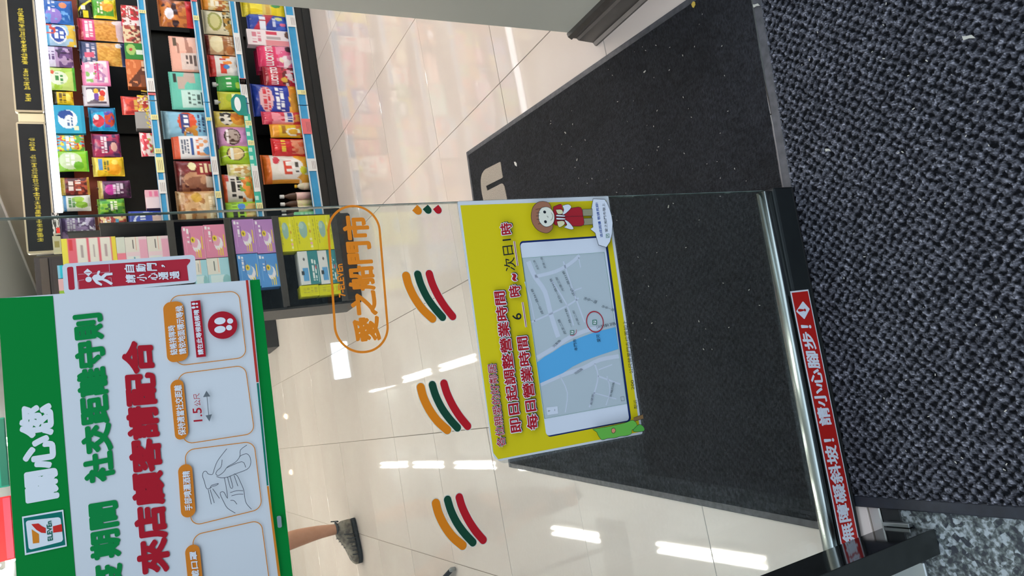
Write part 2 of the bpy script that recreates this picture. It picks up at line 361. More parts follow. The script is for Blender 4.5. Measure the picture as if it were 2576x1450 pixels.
rub = noise_mat('dark_rubber', '3a3b3f', '4a4a4e', 60, rough=.6, spec=.4); rub2 = noise_mat('navy_rubber', '14171f', '1c2029', 60, rough=.55)
ob('far_edging', MB().box((.0, -.023, 0), (1.745, .0, .006), .002), rub, om)
ob('side_edging', MB().box((0, -.68, 0), (.0225, -.0235, .0055), .002), rub2, om)
ob('side_edging', MB().box((1.7225, -.68, 0), (1.745, -.0235, .0055), .002), rub2, om)
ob('near_edging', MB().box((.023, -.68, 0), (1.722, -.661, .0055), .002), rub2, om)
ob('backing', MB().box((.0225, -.66, 0), (1.7225, -.0235, .0025)), rub2, om)
for ch in om.children:      # the mat lies slightly skewed
    nv_ = len(ch.data.vertices); co = np.empty(nv_*3); ch.data.vertices.foreach_get('co', co); co = co.reshape(-1, 3); co[:, 0] -= co[:, 1]*.07; ch.data.vertices.foreach_set('co', co.ravel()); ch.data.update()
# indoor black mat
A4 = [onZ(1735, 0, 0)[:2], onZ(1175, 383, 0)[:2]]
ang = math.radians(-5.0)
dirv = np.array([math.sin(math.radians(5.1)), math.cos(math.radians(5.1))]); far = np.array([.962, 2.458]); perp = np.array([dirv[1], -dirv[0]])
im = thing('indoor_mat', 'black cut pile entrance mat inside the doorway with a beige letter near its far end', 'mat', (far[0], far[1], 0), -math.radians(5.1))
Wm, Lm = 1.235, 1.4715
blk = paint_mat('black_pile', .95, .25)
co_ = nd(blk, 'ShaderNodeTexCoord'); mp_ = nd(blk, 'ShaderNodeMapping', Scale=(1, .35, 1)); blk.node_tree.links.new(co_.outputs['Object'], mp_.inputs[0])
nn = nd(blk, 'ShaderNodeTexNoise', Scale=300.0, Detail=3.0); blk.node_tree.links.new(mp_.outputs[0], nn.inputs['Vector'])
bp_ = nd(blk, 'ShaderNodeBump', Strength=1.0, Distance=.003); blk.node_tree.links.new(nn.outputs[0], bp_.inputs['Height']); blk.node_tree.links.new(bp_.outputs[0], blk.node_tree.nodes['Principled BSDF'].inputs['Normal'])
fibre(blk, 250.0, (.45, 1, 1), .35, 1.8)
def fn2(X, Y):
    n1 = vnoise(X, Y, 7, 1); n2 = vnoise(X, Y*.5, 190, 2); n3 = vnoise(X, Y*.6, 90, 4); H = .0055+.0012*n2+.0012*n3+.0008*n1
    q = (.30*n1+.4*n2+.3*n3)[..., None]; c0 = np.array(lin('050506')); c1 = np.array(lin('212226')); return H, c0+(c1-c0)*q
pl = heightfield('pile', -Wm+.018, -.018, -Lm+.0, -.018, .0052, fn2, blk, im); pl['kind'] = 'stuff'
for a, b in (((-Wm, -.0185, 0), (0, 0, .005)), ((-.0185, -Lm, 0), (0, -.0188, .005)), ((-Wm, -Lm, 0), (-Wm+.0185, -.0188, .005)), ((-Wm+.0188, -Lm-.006, 0), (-.0188, -Lm-.0002, .004))):
    ob('edging', MB().box(a, b, .0018), rub, im)
# the beige letter (an n), woven flush into the pile
mi = mw(im).inverted()
def mloc(px, py): p = onZ(px, py, .009); q = mi @ Vector(p); return (q.x, q.y)
lp = rpoly([mloc(1259, 407), mloc(1217, 428), mloc(1209, 447), mloc(1211, 480), mloc(1216, 503), mloc(1222, 540), mloc(1281, 528), mloc(1275, 497), mloc(1267, 459), mloc(1226, 480), mloc(1223, 468), mloc(1265, 447)], [.006, .02, .03, .03, .0, .01, .01, .0, .02, .003, .003, .004])
nb = MB(); n = len(lp); nb.add([(x, y, .006) for x, y in lp]+[(x, y, .0098) for x, y in lp], [tuple(range(n, 2*n))]+[(i, (i+1) % n, (i+1) % n+n, i+n) for i in range(n)])
ob('letter_inlay', nb, noise_mat('beige_pile', '847a70', 'a0968a', 300, rough=.95, bump=.8, bscale=500), im)['label'] = 'beige woven letter n'
# crumbs and litter
cr = thing('crumb', 'small yellow leaf scrap on the black mat', 'litter', tuple(onZ(1745, 12, .0075)))
ob('scrap', MB().prism([(-.007, -.002), (-.003, .005), (.004, .006), (.008, .001), (.005, -.006), (-.003, -.005)], -.001, .001), mat('yellow_leaf', 'b59a3e', .6), cr).rotation_euler = (math.pi/2, 0, 0)
cr = thing('crumb', 'white paper flake beside the beige letter', 'litter', tuple(onZ(1297, 412, .0075)))
ob('scrap', MB().prism([(-.012, -.003), (-.006, .005), (.006, .004), (.012, -.001), (.0, -.006)], -.001, .001), mat('white_flake', 'cfccc4', .6), cr).rotation_euler = (math.pi/2, 0, .6)
lb = MB()
for _ in range(230):
    if random.random() < .55: x = random.uniform(.0, .95); y = random.uniform(1.06, 1.9); z = .0084
    else: x = random.uniform(-.3, 1.0); y = random.uniform(.5, .97); z = .0086
    if z < .009 and not (-.28 < x < .85): continue
    s_ = random.uniform(.0005, .0014) if random.random() < .93 else random.uniform(.0015, .0025); a = random.uniform(0, 3.14); c, s2 = math.cos(a), math.sin(a)
    q = [(-s_*1.8, -s_*.6), (s_*1.8, -s_*.7), (s_*1.5, s_*.7), (-s_*1.6, s_*.5)]
    lb.add([(x+c*u-s2*v, y+s2*u+c*v, z+dz) for dz in (0, s_*.7) for u, v in q], [(3, 2, 1, 0), (4, 5, 6, 7), (0, 1, 5, 4), (1, 2, 6, 5), (2, 3, 7, 6), (3, 0, 4, 7)])
tag(ob('grit', lb, mat('grit', 'a9a59a', .8)), 'pale specks of grit scattered over both mats', 'grit', kind='stuff')

for px, py, lb_, sc_q in ((2437, 95, 'white fluffy flake lying on the outdoor mat', 1.0), (2083, 378, 'pale oblong crumb on the outdoor mat near the door edge', .6), (1903, 14, 'long yellowish scrap at the edge between the two mats', .9)):
    cr = thing('crumb', lb_, 'litter', tuple(onZ(px, py, .0105)))
    o_ = ob('scrap', MB().prism([(-.011*sc_q, -.002), (-.004*sc_q, .004*sc_q), (.004, .003), (.011*sc_q, .004*sc_q), (.008*sc_q, -.003), (0, -.001)], -.001, .001), mat('pale_flake', 'a5a399', .8), cr); o_.rotation_euler = (math.pi/2, 0, 1.2)
# ================================================================== SLIDING GLASS DOOR
DO = np.array([.318, 1.03]); DA = math.radians(-3.0); DT = np.array([math.cos(DA), math.sin(DA)]); DNV = np.array([-math.sin(DA), math.cos(DA)])
def gpt(px, py, off=.006):     # photo pixel -> (s, z) on the front face of the glass (off = distance in front of the mid plane)
    d = ray(px, py); o = DO-DNV*off; kk = ((o-CAM[:2])@DNV)/(d[:2]@DNV); p = CAM+kk*d
    return np.array([(p[:2]-o)@DT, p[2]])
def dworld(s, z, off=.006): p = DO+DT*s-DNV*off; return (p[0], p[1], z)
clear = glass_mat('door_glass', (.93, .965, .95), 1.5)
door = thing('sliding_door', 'sliding glass shop door with chrome and black bottom rail carrying the posters', 'door', (DO[0], DO[1], 0), DA)
W_ = 1.35
ob('glass_pane', MB().box((-W_, -.005, .08), (-.0012, .005, 2.25)), clear, door)
edge = noise_mat('glass_edge_green', '3d4b47', '7a8a84', 20, rough=.15)
ob('glass_edge', MB().box((-.0011, -.0048, .075), (.0, .005, 2.25)), edge, door)['label'] = 'dark polished edge of the pane'
chrome = mat('chrome', '969f9d', .22, 1.0)
chb = MB(); pf = [(-.006, .062), (-.015, .0665), (-.0165, .071), (-.0165, .082), (-.0145, .0865), (-.011, .088), (-.006, .0885), (.006, .0885), (.014, .084), (.016, .078), (.014, .066), (.006, .062)]
chb.profx(pf, -W_, -.004); chb.sm = [True]*len(chb.sm); chb.sm[0] = chb.sm[1] = False
ob('chrome_clamp', chb, chrome, door)
black_al = noise_mat('black_aluminium', '1e2122', '232727', 30, rough=.32, spec=.5)
rb = MB(); pf = [(-.019, .008), (-.021, .011), (-.021, .0625), (-.019, .066), (.019, .066), (.021, .062), (.021, .011), (.019, .008)]
rb.profx(pf, -W_, -.001); ob('bottom_rail', rb, black_al, door)
ob('rail_groove', MB().box((-W_, -.0222, .0115), (-.001, -.0208, .0145)), mat('black_rubber', '0c0d0e', .7), door)
ob('end_cap', MB().box((-.001, -.0205, .009), (.0015, .0205, .066), .0008), mat('black_rubber'), door)
ob('top_rail', MB().box((-W_, -.02, 2.25), (-.001, .02, 2.3), .002), black_al, door)

# post of the fixed frame at the left
gb = mat('gloss_black', '101213', .09, 0, .6, coat=.3)
dkf = noise_mat('olive_black_paint', '232624', '2a2d2b', 30, rough=.38)
pt = thing('door_frame_post', 'glossy black upright post standing at the left in front of the sliding door', 'post', (-.4, .94, 0))
ob('post_body', MB().box((-.0185, -.045, .002), (.026, .045, 2.3), .0015), gb, pt)
ob('front_cover', MB().box((-.0185, -.0475, .002), (.0265, -.0455, 2.3), .0008), dkf, pt)
ob('floor_bracket', MB().box((.0265, -.005, 0), (.034, .05, .012), .001), mat('zinc', '9aa0a0', .35, .9), pt)['label'] = 'grey metal floor bracket'

# ------------------------------------------------------------------ sheets on the glass
class Sheet:
    def __init__(s, name, label, cat, px, py, off=.0062, group=None):
        c = gpt(px, py, off); s.off = off; s.o = c
        s.t = thing(name, label, cat, dworld(c[0], c[1], off), DA, group); s.k = 0
    def p(s, *q):
        q = q[0] if len(q) == 1 else q
        return tuple(gpt(q[0], q[1], s.off)-s.o)
    def P(s, L): return [s.p(*q) for q in L]
    def y(s): s.k += 1; return -.0003-.00012*s.k
    def slab(s, poly, th, mt, name='sheet'):
        return ob(name, MB().prism(poly, -th, 0), mt, s.t)
    def fill(s, polys, mt, name='print', y=None):
        mb = MB(); y = y if y is not None else s.y()
        for q in polys: flat(mb, q, y)
        return ob(name, mb, mt, s.t, fixn=False)
    def rng(s, po, pi, mt, name='outline'):
        mb = MB(); y = s.y(); ring(mb, po, pi, y); return ob(name, mb, mt, s.t, fixn=False)
    def lines(s, ls, wd, mt, name='line_drawing', closed=False, y=None):
        mb = MB(); y = y if y is not None else s.y()
        for q in ls: stroke(mb, q, wd, y, closed)
        return ob(name, mb, mt, s.t, fixn=False)
    def text(s, tx, A, B, C_, mt, bold=.0, y=None, **kw): return text_on(s.t, tx, s.p(*A), s.p(*B), s.p(*C_), mt, bold, y if y is not None else s.y(), **kw)
def inset(poly, d):
    c = np.mean(np.array(poly), 0); out = []; N = len(poly); P = [np.array(p) for p in poly]
    for i in range(N):
        a, p, b = P[i-1], P[i], P[(i+1) % N]; u = b-a; u = u/(np.linalg.norm(u)+1e-12); nrm = np.array([-u[1], u[0]])
        if nrm@(c-p) < 0: nrm = -nrm
        out.append(tuple(p+nrm*d))
    return out
def zf(x0, y0, s):
    def f(*L):
        if len(L) == 2 and not hasattr(L[0], '__len__'): return (x0+L[0]/s, y0+L[1]/s)
        return [(x0+a/s, y0+b/s) for a, b in L]
    return f
paper = mat('white_paper', 'dde2e6', .4, 0, .3)
PR = {}
def ink(c, rough=.4):
    if c not in PR: PR[c] = mat('ink_'+c, c, rough, 0, .2)
    return PR[c]
GREEN, ORANGE, RED, WHITE, TEAL = '008636', 'e0862c', 'b4202f', 'e8edf2', '0f7468'

# ---- green distancing poster
Z1 = zf(0, 980, 3.085); Z2 = zf(0, 600, 3.625); Z3 = zf(380, 980, 3.085); Z4 = zf(380, 680, 3.625)
G = Sheet('distancing_poster', 'large white and green shop notice about social distancing with red and green headlines', 'poster', 652, 704, .0062)
o = G.o; loc = lambda s, z: (s-o[0], z-o[1])
tr, br = np.array(G.p(-6, 751)), np.array(G.p(653, 703.5)); bl = np.array(G.p(736, 1450)); tl = np.array(G.p(42, 1450))
ext = .10/abs(bl[0]-br[0])
bl2 = br+(bl-br)*(1+ext*2.2); tl2 = tr+(tl-tr)*(1+ext*2.2)
G.slab([tuple(tr), tuple(br), tuple(bl2), tuple(tl2)], .0005, paper); G.k = 4
hr, hl = np.array(G.p(133, 745)), np.array(G.p(190, 1450)); hl2 = hr+(hl-hr)*(1+ext*2.2)
gm_ = ink(GREEN)
G.fill([[tuple(tr), tuple(hr), tuple(hl2), tuple(tl2)]], gm_, 'header_band')
q1, q2 = np.array(G.p(628, 705.5)), np.array(G.p(699.5, 1450)); q3 = q1+(q2-q1)*(1+ext*2.2)
G.fill([[tuple(q1), tuple(br), tuple(bl2), tuple(q3)]], gm_, 'footer_band')
G.text('關心您', (150, 1253), (134, 1013), (61, 1269), ink(WHITE), .055)
gt = ink('0d8a44'); rt = ink(RED)
G.text('期間', (306, 1399), (296, 1257), (229, 1414), gt, .052)
G.text('防疫', (319, 1556), (307, 1413), (242, 1571), gt, .052)
G.text('社交距離守則', (291, 1206), (257, 786), (213, 1222), gt, .052)
G.text('來店顧客請配合', (430, 1437), (384, 856), (347, 1452), rt, .052)
# 7 emblem
def quad(Z, *L): return [G.p(*Z(*q)) for q in L]
G.fill([quad(Z1, (172, 988), (492, 933), (520, 1217), (195, 1287))], ink(WHITE), 'emblem_border')
G.fill([quad(Z1, (184, 1000), (482, 948), (508, 1207), (206, 1270))], ink(TEAL), 'emblem_field')
G.fill([rpoly(quad(Z1, (200, 1020), (470, 990), (492, 1178), (226, 1246)), .003)], ink(WHITE), 'emblem_panel')
G.fill([quad(Z1, (247, 1085), (303, 1122), (306, 1190), (257, 1196))], ink('e08a28'), 'emblem_seven')
G.fill([quad(Z1, (245, 1046), (300, 1040), (322, 1058), (356, 1076), (356, 1115), (322, 1112), (285, 1090), (258, 1062)), quad(Z1, (412, 1062), (480, 1045), (485, 1103), (414, 1112))], ink('d7342c'), 'emblem_seven')
G.text('ELEVEn', Z1(412, 1170), Z1(400, 1018), Z1(372, 1178), ink('1d6b57'), .03)
# pictogram panels
def cap(q, r=.009): G.fill([rpoly(G.P(q), r)], ink(ORANGE), 'caption_band')
def panel(q):
    po = rpoly(G.P(q), .012, 8); G.rng(po, inset(po, .0011), ink('d98a35'))
panel([(425, 745.6), (600.7, 731.9), (620.5, 900.7), (442, 922.7)])
panel([(444.8, 940.7), (617, 918.6), (641, 1091.8), (461, 1119.4)])
panel([(462.7, 1132), (639, 1109.7), (660, 1281), (480.5, 1325)])
panel([(481.5, 1346), (657, 1307), (680, 1478), (500, 1522)])
cap([(409, 763), (460, 757.5), (475, 906), (421, 915)]); cap([(427, 960), (460, 953), (475, 1100), (441, 1111)])
cap([(446.5, 1172), (482, 1165), (492.5, 1298), (456, 1305)]); cap([(463.6, 1375), (500.5, 1366), (515, 1512), (478, 1520)])
wt = ink(WHITE)
G.text('結帳排隊時', (447, 892), (440, 818), (428, 896), wt, .025); G.text('請依地面標示等候', (469, 890), (459, 769), (450, 894), wt, .025)
G.text('保持適當社交距離', (468, 1095), (456.5, 969), (448, 1097), wt, .025)
G.text('手部噴灑酒精', (484, 1283), (477, 1184), (464.5, 1286), wt, .025); G.text('請配戴口罩', (507, 1502), (494, 1386), (488, 1504), wt, .025)
G.fill([quad(Z4, (360, 290), (445, 278), (498, 790), (412, 800))], rt, 'red_label')
G.text('請在此等候結帳唷', Z4(478, 770), Z4(434, 362), Z4(426, 778), wt, .03)
fs_ = [ellipse(G.p(*Z4(x, y)), rx/3.625*.00057, ry/3.625*.00057, 14, 0) for x, y, rx, ry in ((385, 345, 10, 16), (385, 312, 10, 15), (418, 340, 8, 9), (415, 310, 8, 9))]
G.fill(fs_, wt, 'footprint_icon')
cc = G.p(*Z4(650, 505)); r1 = np.linalg.norm(np.array(G.p(*Z4(650, 380)))-cc); r2 = np.linalg.norm(np.array(G.p(*Z4(515, 505)))-cc)
G.fill([ellipse(cc, r1, r2, 40, .1)], rt, 'floor_sign')
kx = r1/125; ky = r2/135
G.fill([ellipse(G.p(*Z4(x, y)), rx*kx, ry*ky, 20, .05) for x, y, ry, rx in ((625, 467, 52, 32), (625, 545, 52, 32), (717, 468, 28, 25), (708, 528, 28, 25))], wt, 'footprint_icon')
G.text('1.5', (509, 1060), (506, 1026), (486.5, 1062), rt, .012); G.text('公尺', (505, 1021), (501, 990), (489, 1023), rt, .0)
G.lines([[G.p(519.5, 995), G.p(524.5, 1050)]], .0008, ink('6b7378'), 'arrow')
G.fill([G.P([(518.5, 984), (510, 1000), (528, 998)]), G.P([(526, 1061), (516, 1046), (532, 1043)])], ink('6b7378'), 'arrow')
# hand spraying drawing
D = [[(585, 460), (545, 510), (510, 560), (490, 610), (480, 645), (470, 660), (440, 655), (425, 635), (405, 640), (397, 670), (410, 710), (430, 770), (470, 755)],
     [(740, 432), (690, 470), (685, 520), (650, 565), (590, 600), (560, 640), (520, 668), (500, 655), (510, 630), (540, 600), (548, 545)],
     [(505, 675), (540, 685), (590, 680), (650, 655), (740, 620), (768, 580), (765, 530), (740, 500), (700, 510), (680, 525)],
     [(455, 770), (465, 745), (495, 735), (520, 730), (500, 745), (470, 750)], [(565, 685), (580, 760), (590, 845), (565, 800), (545, 793), (533, 810), (560, 870), (590, 920), (650, 958)],
     [(640, 655), (665, 670), (690, 720), (715, 780), (725, 850), (740, 890), (775, 928)], [(440, 775), (465, 890)], [(455, 775), (488, 880)], [(475, 770), (528, 845)],
     [(590, 680), (612, 760), (630, 755), (608, 670)], [(640, 665), (670, 750)], [(610, 800), (660, 785), (710, 785)], [(620, 825), (670, 812), (712, 812)], [(612, 860), (640, 862), (662, 890)], [(580, 610), (700, 560), (730, 605)]]
G.lines([smooth([G.p(*Z3(*q)) for q in L_], 3) for L_ in D], .0007, ink('4a5058'))
# stripes above the green foot
for a, b, c, d, col, nm in (((616.7, 707), (622.8, 706.5), (649.5, 962), (643.4, 963), 'c0392f', 'red'), ((644, 965), (649.3, 964.4), (674, 1221), (669.5, 1222), '177a68', 'teal'), ((669.5, 1223), (674.5, 1222.5), (704, 1450), (698, 1452), 'd9882e', 'orange')):
    G.fill([G.P([a, b, c, d])], ink(col), 'stripe')
G.fill([rpoly(G.P([(694, 1298), (705, 1297), (707.5, 1326), (697, 1328)]), .002)], ink('8f9ba0'), 'small_badge')

# ---- yellow opening hours poster
ZA = zf(1140, 480, 3.918); ZB = zf(1140, 800, 3.816)
Yp = Sheet('opening_hours_poster', 'laminated yellow opening hours notice with a river map and drawn shop clerk', 'poster', 1620, 1095, .0062)
pouch = glass_mat('laminate_film', (.86, .88, .89), 1.45, .04)
out = rpoly(Yp.P([(1148, 506), (1531, 492), (1622, 1095), (1246, 1171)]), [.006, .003, .006, .02])
ob('laminate_border', MB().prism(out, -.0009, -.0001), pouch, Yp.t)
sh = rpoly(Yp.P([(1150, 508), (1529, 494), (1615.5, 1092), (1241, 1163)]), [.002, .002, .003, .014])
ob('sheet', MB().prism(sh, -.0013, -.00095), paper, Yp.t); Yp.k = 9
yel = ink('e6d21e'); navy = ink('1d2f66')
Yp.fill([Yp.P([(1157, 517.5), (1523.5, 505), (1609.5, 1087), (1252, 1156), (1240, 1140)])], yel, 'yellow_ground')
card = rpoly(Yp.P([(1307, 612.5), (1519, 598), (1581.5, 1058), (1373, 1097.5)]), .006)
Yp.fill([rpoly(Yp.P([(1305, 608), (1524, 593), (1587, 1060), (1375, 1101)]), .007)], navy, 'card_border')  # navy border printed around the map card
Yp.fill([card], ink('e3eaf5'), 'map_card')
mp4 = Yp.P([(1312, 650.5), (1517.7, 635.7), (1575, 1016), (1368, 1054)])
Yp.fill([mp4], ink('c0cdd3'), 'map'); rd = ink('d3dbe8')
road = lambda Z, pts, wd: (smooth([Yp.p(*Z(*q)) for q in pts], 3), wd)
mb = MB(); y = Yp.y()
for pts, wd in (road(ZA, [(735, 700), (800, 850), (900, 1000), (960, 1230), (1030, 1445)], .009), road(ZB, [(835, 640), (1030, 555), (1250, 480), (1400, 405), (1585, 370)], .007), road(ZB, [(800, 385), (960, 290), (1120, 185), (1300, 115), (1420, 95)], .007),
                road(ZA, [(800, 850), (1000, 800), (1150, 720), (1240, 640)], .006), road(ZA, [(1080, 700), (1180, 1000), (1290, 1300)], .003), road(ZA, [(960, 880), (1110, 1120), (1180, 1330)], .003), road(ZA, [(760, 1300), (900, 1240), (1130, 1130), (1230, 1060)], .003),
                road(ZB, [(1020, 560), (1090, 720), (1070, 910)], .002), road(ZB, [(1350, 440), (1385, 560), (1350, 720), (1300, 860)], .003), road(ZB, [(1385, 560), (1600, 640)], .003), road(ZB, [(1390, 500), (1520, 450)], .002), road(ZB, [(1460, 840), (1500, 700), (1470, 560)], .002),
                road(ZB, [(1340, 720), (1560, 780)], .002), road(ZA, [(1230, 660), (1250, 760)], .002), road(ZA, [(1150, 1000), (1260, 960)], .002), road(ZA, [(700, 900), (760, 1100), (800, 1300)], .002)):
    stroke(mb, pts, wd, y)
ob('map_roads', mb, rd, Yp.t, fixn=False)
Yp.fill([[Yp.p(*ZB(*q)) for q in [(796, 432), (870, 375), (950, 330), (1040, 268), (1120, 232), (1210, 192), (1300, 158), (1400, 128), (1553, 90), (1580, 300), (1490, 330), (1400, 360), (1330, 385), (1240, 420), (1140, 470), (1050, 530), (940, 580), (824, 632)]]], ink('61b4e8'), 'river')
Yp.fill([rpoly([Yp.p(*ZB(*q)) for q in [(888, 862), (995, 850), (1002, 920), (898, 935)]], .001)], ink('dfe6f2'), 'zoom_button')
Yp.lines([Yp.P([ZB(900, 897), ZB(925, 893)]), Yp.P([ZB(912, 905), ZB(912, 886)]), Yp.P([ZB(968, 895), ZB(968, 878)])], .0006, ink('4b5560'), 'zoom_button')
Yp.lines([[Yp.p(*ZB(*q)) for q in [(1600, 762), (1630, 756), (1638, 795), (1606, 800)]]], .0006, ink('4b5560'), 'map_button', True)
Yp.lines([mp4], .0007, ink('5e9c76'), 'map_frame', True)
cx = Yp.p(1494.5, 810.5); ra = np.linalg.norm(np.array(Yp.p(1472.5, 812))-cx); rb_ = np.linalg.norm(np.array(Yp.p(1494.5, 783.5))-cx)
Yp.rng(ellipse(cx, rb_, ra, 40), ellipse(cx, rb_*.9, ra*.9, 40), ink('b52a38'), 'red_circle')
for (c, s_) in ((ZA(1163, 1400), 40), (ZA(1384, 1300), 42)):
    h = s_/3.918/2
    Q = lambda k: Yp.P([(c[0]-h*k, c[1]-h*k), (c[0]+h*k, c[1]-h*k*1.1), (c[0]+h*k, c[1]+h*k), (c[0]-h*k, c[1]+h*k*1.1)])
    Yp.fill([Q(1)], ink('1c7a5a'), 'emblem_field'); Yp.fill([Q(.72)], wt, 'emblem_panel'); Yp.text('7', (c[0]+h*.6, c[1]+h*.45), (c[0]+h*.6, c[1]-h*.45), (c[0]-h*.6, c[1]+h*.45), ink('2a6b4a'), .03)
Yp.lines([smooth(Yp.P([(ZA(1140, 1428)), ZA(1175, 1430), ZA(1200, 1405), ZA(1203, 1372)]), 3)], .0009, ink('b5323e'), 'smile_mark')
ik = ink('23282e'); sm = ink('4a545c')
Yp.text('本門市', ZB(1184, 316), ZB(1168, 203), ZB(1152, 322), ik); Yp.text('愛河', ZB(1404, 232), ZB(1393, 160), ZB(1370, 237), ik)
for tx, Z, A, B, C_ in (('河東路', ZB, (958, 290), (1028, 222), (935, 278)), ('河西路', ZB, (1166, 547), (1238, 497), (1143, 533)), ('五福四路', ZB, (1505, 765), (1538, 622), (1484, 762)), ('新樂街', ZB, (1320, 838), (1340, 735), (1298, 834)),
                        ('民生二路', ZB, (1075, 155), (1010, 15), (1050, 160)), ('成功一路361巷', ZA, (880, 1218), (770, 968), (856, 1225)), ('成功一路341巷', ZA, (1065, 1110), (955, 868), (1042, 1116)), ('成功一路321巷', ZA, (1190, 1040), (1080, 795), (1165, 1045)),
                        ('光復三街', ZA, (1082, 995), (1010, 855), (1058, 998)), ('市中一路', ZA, (1262, 1080), (1392, 1120), (1282, 1050)), ('市中一路', ZA, (1440, 1155), (1565, 1195), (1455, 1130)), ('民生二路', ZA, (833, 780), (790, 690), (812, 785)), ('自強一路', ZA, (900, 768), (862, 660), (878, 770)),
                        ('一路107巷', ZA, (1160, 1350), (1100, 1165), (1138, 1352)), ('光復二街', ZA, (1235, 1330), (1175, 1185), (1213, 1333)), ('河東路', ZA, (1395, 1370), (1590, 1325), (1385, 1340))):
    Yp.text(tx, Z(*A), Z(*B), Z(*C_), sm)
# headline texts with white outline and dark drop edge
def headline(tx, A, B, C_, bold=.026, gr=.05):
    d = 2.2
    sh_ = lambda p, a, b: (p[0]+a, p[1]+b)
    Yp.text(tx, sh_(A, 1.6, -1.8), sh_(B, 1.6, -1.8), sh_(C_, 1.6, -1.8), ink('2c2f45'), bold, grow=gr)
    Yp.text(tx, A, B, C_, ink('eef0f2'), bold, grow=gr); Yp.text(tx, A, B, C_, ink('b3202c'), bold)
headline('各位親愛的好鄰居', (1268, 1123), (1243, 916), (1246, 1127), .010, .035)
headline('即日起調整營業時間', (1309, 1087), (1266, 734), (1279.5, 1092))
headline('每日營業時間', (1351, 1079), (1322, 847), (1322, 1084))
headline('時', (1306.5, 747), (1303, 718), (1277, 751)); headline('~', (1296, 709), (1293, 690), (1284, 710), .04); headline('時', (1284.5, 591.5), (1281, 562), (1255, 595))
Yp.text('次日1', (1293.5, 682), (1282, 603), (1265, 686), ik, .004); Yp.text('6', (1307, 805), (1305, 789), (1284, 808), ik, .01)
for a, b in (((1317.5, 825), (1308.5, 762.5)), ((1296, 671), (1287.5, 610))):
    Yp.lines([Yp.P([a, b])], .0036, ink('eef0f2'), 'underline'); Yp.lines([Yp.P([a, b])], .0014, ink('9c3a3a'), 'underline')
Yp.text('鄰近', ZB(1742, 873), ZB(1738, 785), ZB(1706, 878), ik); Yp.text('200', ZB(1711, 690), ZB(1704, 600), ZB(1682, 693), ik)
Yp.lines([[Yp.p(*ZB(1738, 775)), Yp.p(*ZB(1706, 545))]], .0007, ik, 'underline'); Yp.text('公尺營業門市位置如上', ZB(1700, 535), ZB(1637, 28), ZB(1661, 540), ik)
# speech bubble
bub = [(1352, 97), (1337, 180), (1338, 290), (1352, 372), (1325, 390), (1372, 428), (1383, 470), (1405, 545), (1480, 568), (1515, 515), (1535, 430), (1541, 330), (1530, 260), (1510, 190), (1483, 130), (1462, 100)]
bp = [Yp.p(*ZA(*q)) for q in bub]; Yp.fill([inset(bp, -.0009)], ik, 'bubble_outline'); Yp.fill([bp], ink('e8eef8'), 'speech_bubble')
bt = ink('2d55a0'); Yp.text('造成困擾 敬請見諒!', ZA(1447, 470), ZA(1397, 130), ZA(1420, 474), bt, .015); Yp.text('愛之船門市敬上', ZA(1495, 418), ZA(1464, 135), ZA(1468, 422), ik, .0)
hb = [ZA(1474, 440), ZA(1508, 436), ZA(1510, 474), ZA(1476, 478)]; Yp.fill([Yp.P(hb)], ink('1c7a5a'), 'emblem_field'); Yp.fill([inset(Yp.P(hb), .0012)], wt, 'emblem_panel'); Yp.text('7', ZA(1502, 466), ZA(1500, 447), ZA(1483, 467), ink('2a6b4a'), .03)
# clerk drawing
def shape(pts, col, nm, Z=ZA, lw=.0007, k=3):
    q = [Yp.p(*Z(*p)) for p in pts]; q = smooth(q+[q[0]], k)[:-1]
    Yp.fill([inset(q, -lw)], ik, nm); Yp.fill([q], ink(col), nm)
shape([(1245, 200), (1340, 195), (1340, 260), (1248, 262)], '9d9a7c', 'clerk_leg', k=1); shape([(1250, 290), (1340, 285), (1340, 345), (1252, 352)], '9d9a7c', 'clerk_leg', k=1)
shape([(960, 175), (1035, 150), (1050, 200), (1140, 188), (1225, 182), (1245, 260), (1252, 350), (1160, 362), (1060, 345), (975, 352), (955, 300), (955, 230)], 'b02a35', 'clerk_apron')
shape([(1045, 165), (1100, 152), (1130, 180), (1080, 235), (1045, 250), (1060, 205)], 'e6ecf4', 'clerk_arm'); shape([(1060, 375), (1120, 395), (1152, 385), (1105, 325), (1065, 305), (1090, 350)], 'e6ecf4', 'clerk_arm')
shape([(980, 205), (1035, 205), (1045, 240), (1000, 245)], 'e8e2b4', 'clerk_collar'); shape([(990, 320), (1050, 315), (1062, 345), (1010, 375)], 'e8e2b4', 'clerk_collar')
shape([(985, 255), (1060, 262), (1060, 272), (985, 268)], 'f1f3f4', 'clerk_hand'); shape([(985, 285), (1060, 290), (1062, 300), (985, 300)], 'f1f3f4', 'clerk_hand')
shape([(850, 125), (905, 140), (930, 195), (935, 290), (945, 375), (915, 420), (870, 432), (800, 405), (752, 345), (735, 270), (752, 185), (800, 135)], 'a9745a', 'clerk_hair')
shape([(832, 190), (880, 180), (920, 195), (955, 245), (958, 310), (930, 355), (880, 372), (838, 350), (812, 310), (808, 240)], 'f0efdd', 'clerk_face')
Yp.fill([ellipse(Yp.p(*ZA(865, 229)), .0026, .0028, 14), ellipse(Yp.p(*ZA(873, 324)), .0026, .0028, 14)], ik, 'clerk_face')
Yp.lines([smooth([Yp.p(*ZA(*q)) for q in L_], 3) for L_ in ([(928, 235), (945, 265), (935, 300), (922, 310)], [(885, 268), (898, 275), (895, 285)], [(835, 195), (800, 200), (775, 205)], [(820, 235), (785, 238)], [(815, 265), (780, 268)], [(815, 300), (785, 300)], [(830, 340), (800, 345)], [(1060, 275), (1150, 270), (1240, 268)])], .0006, ik, 'clerk_drawing')
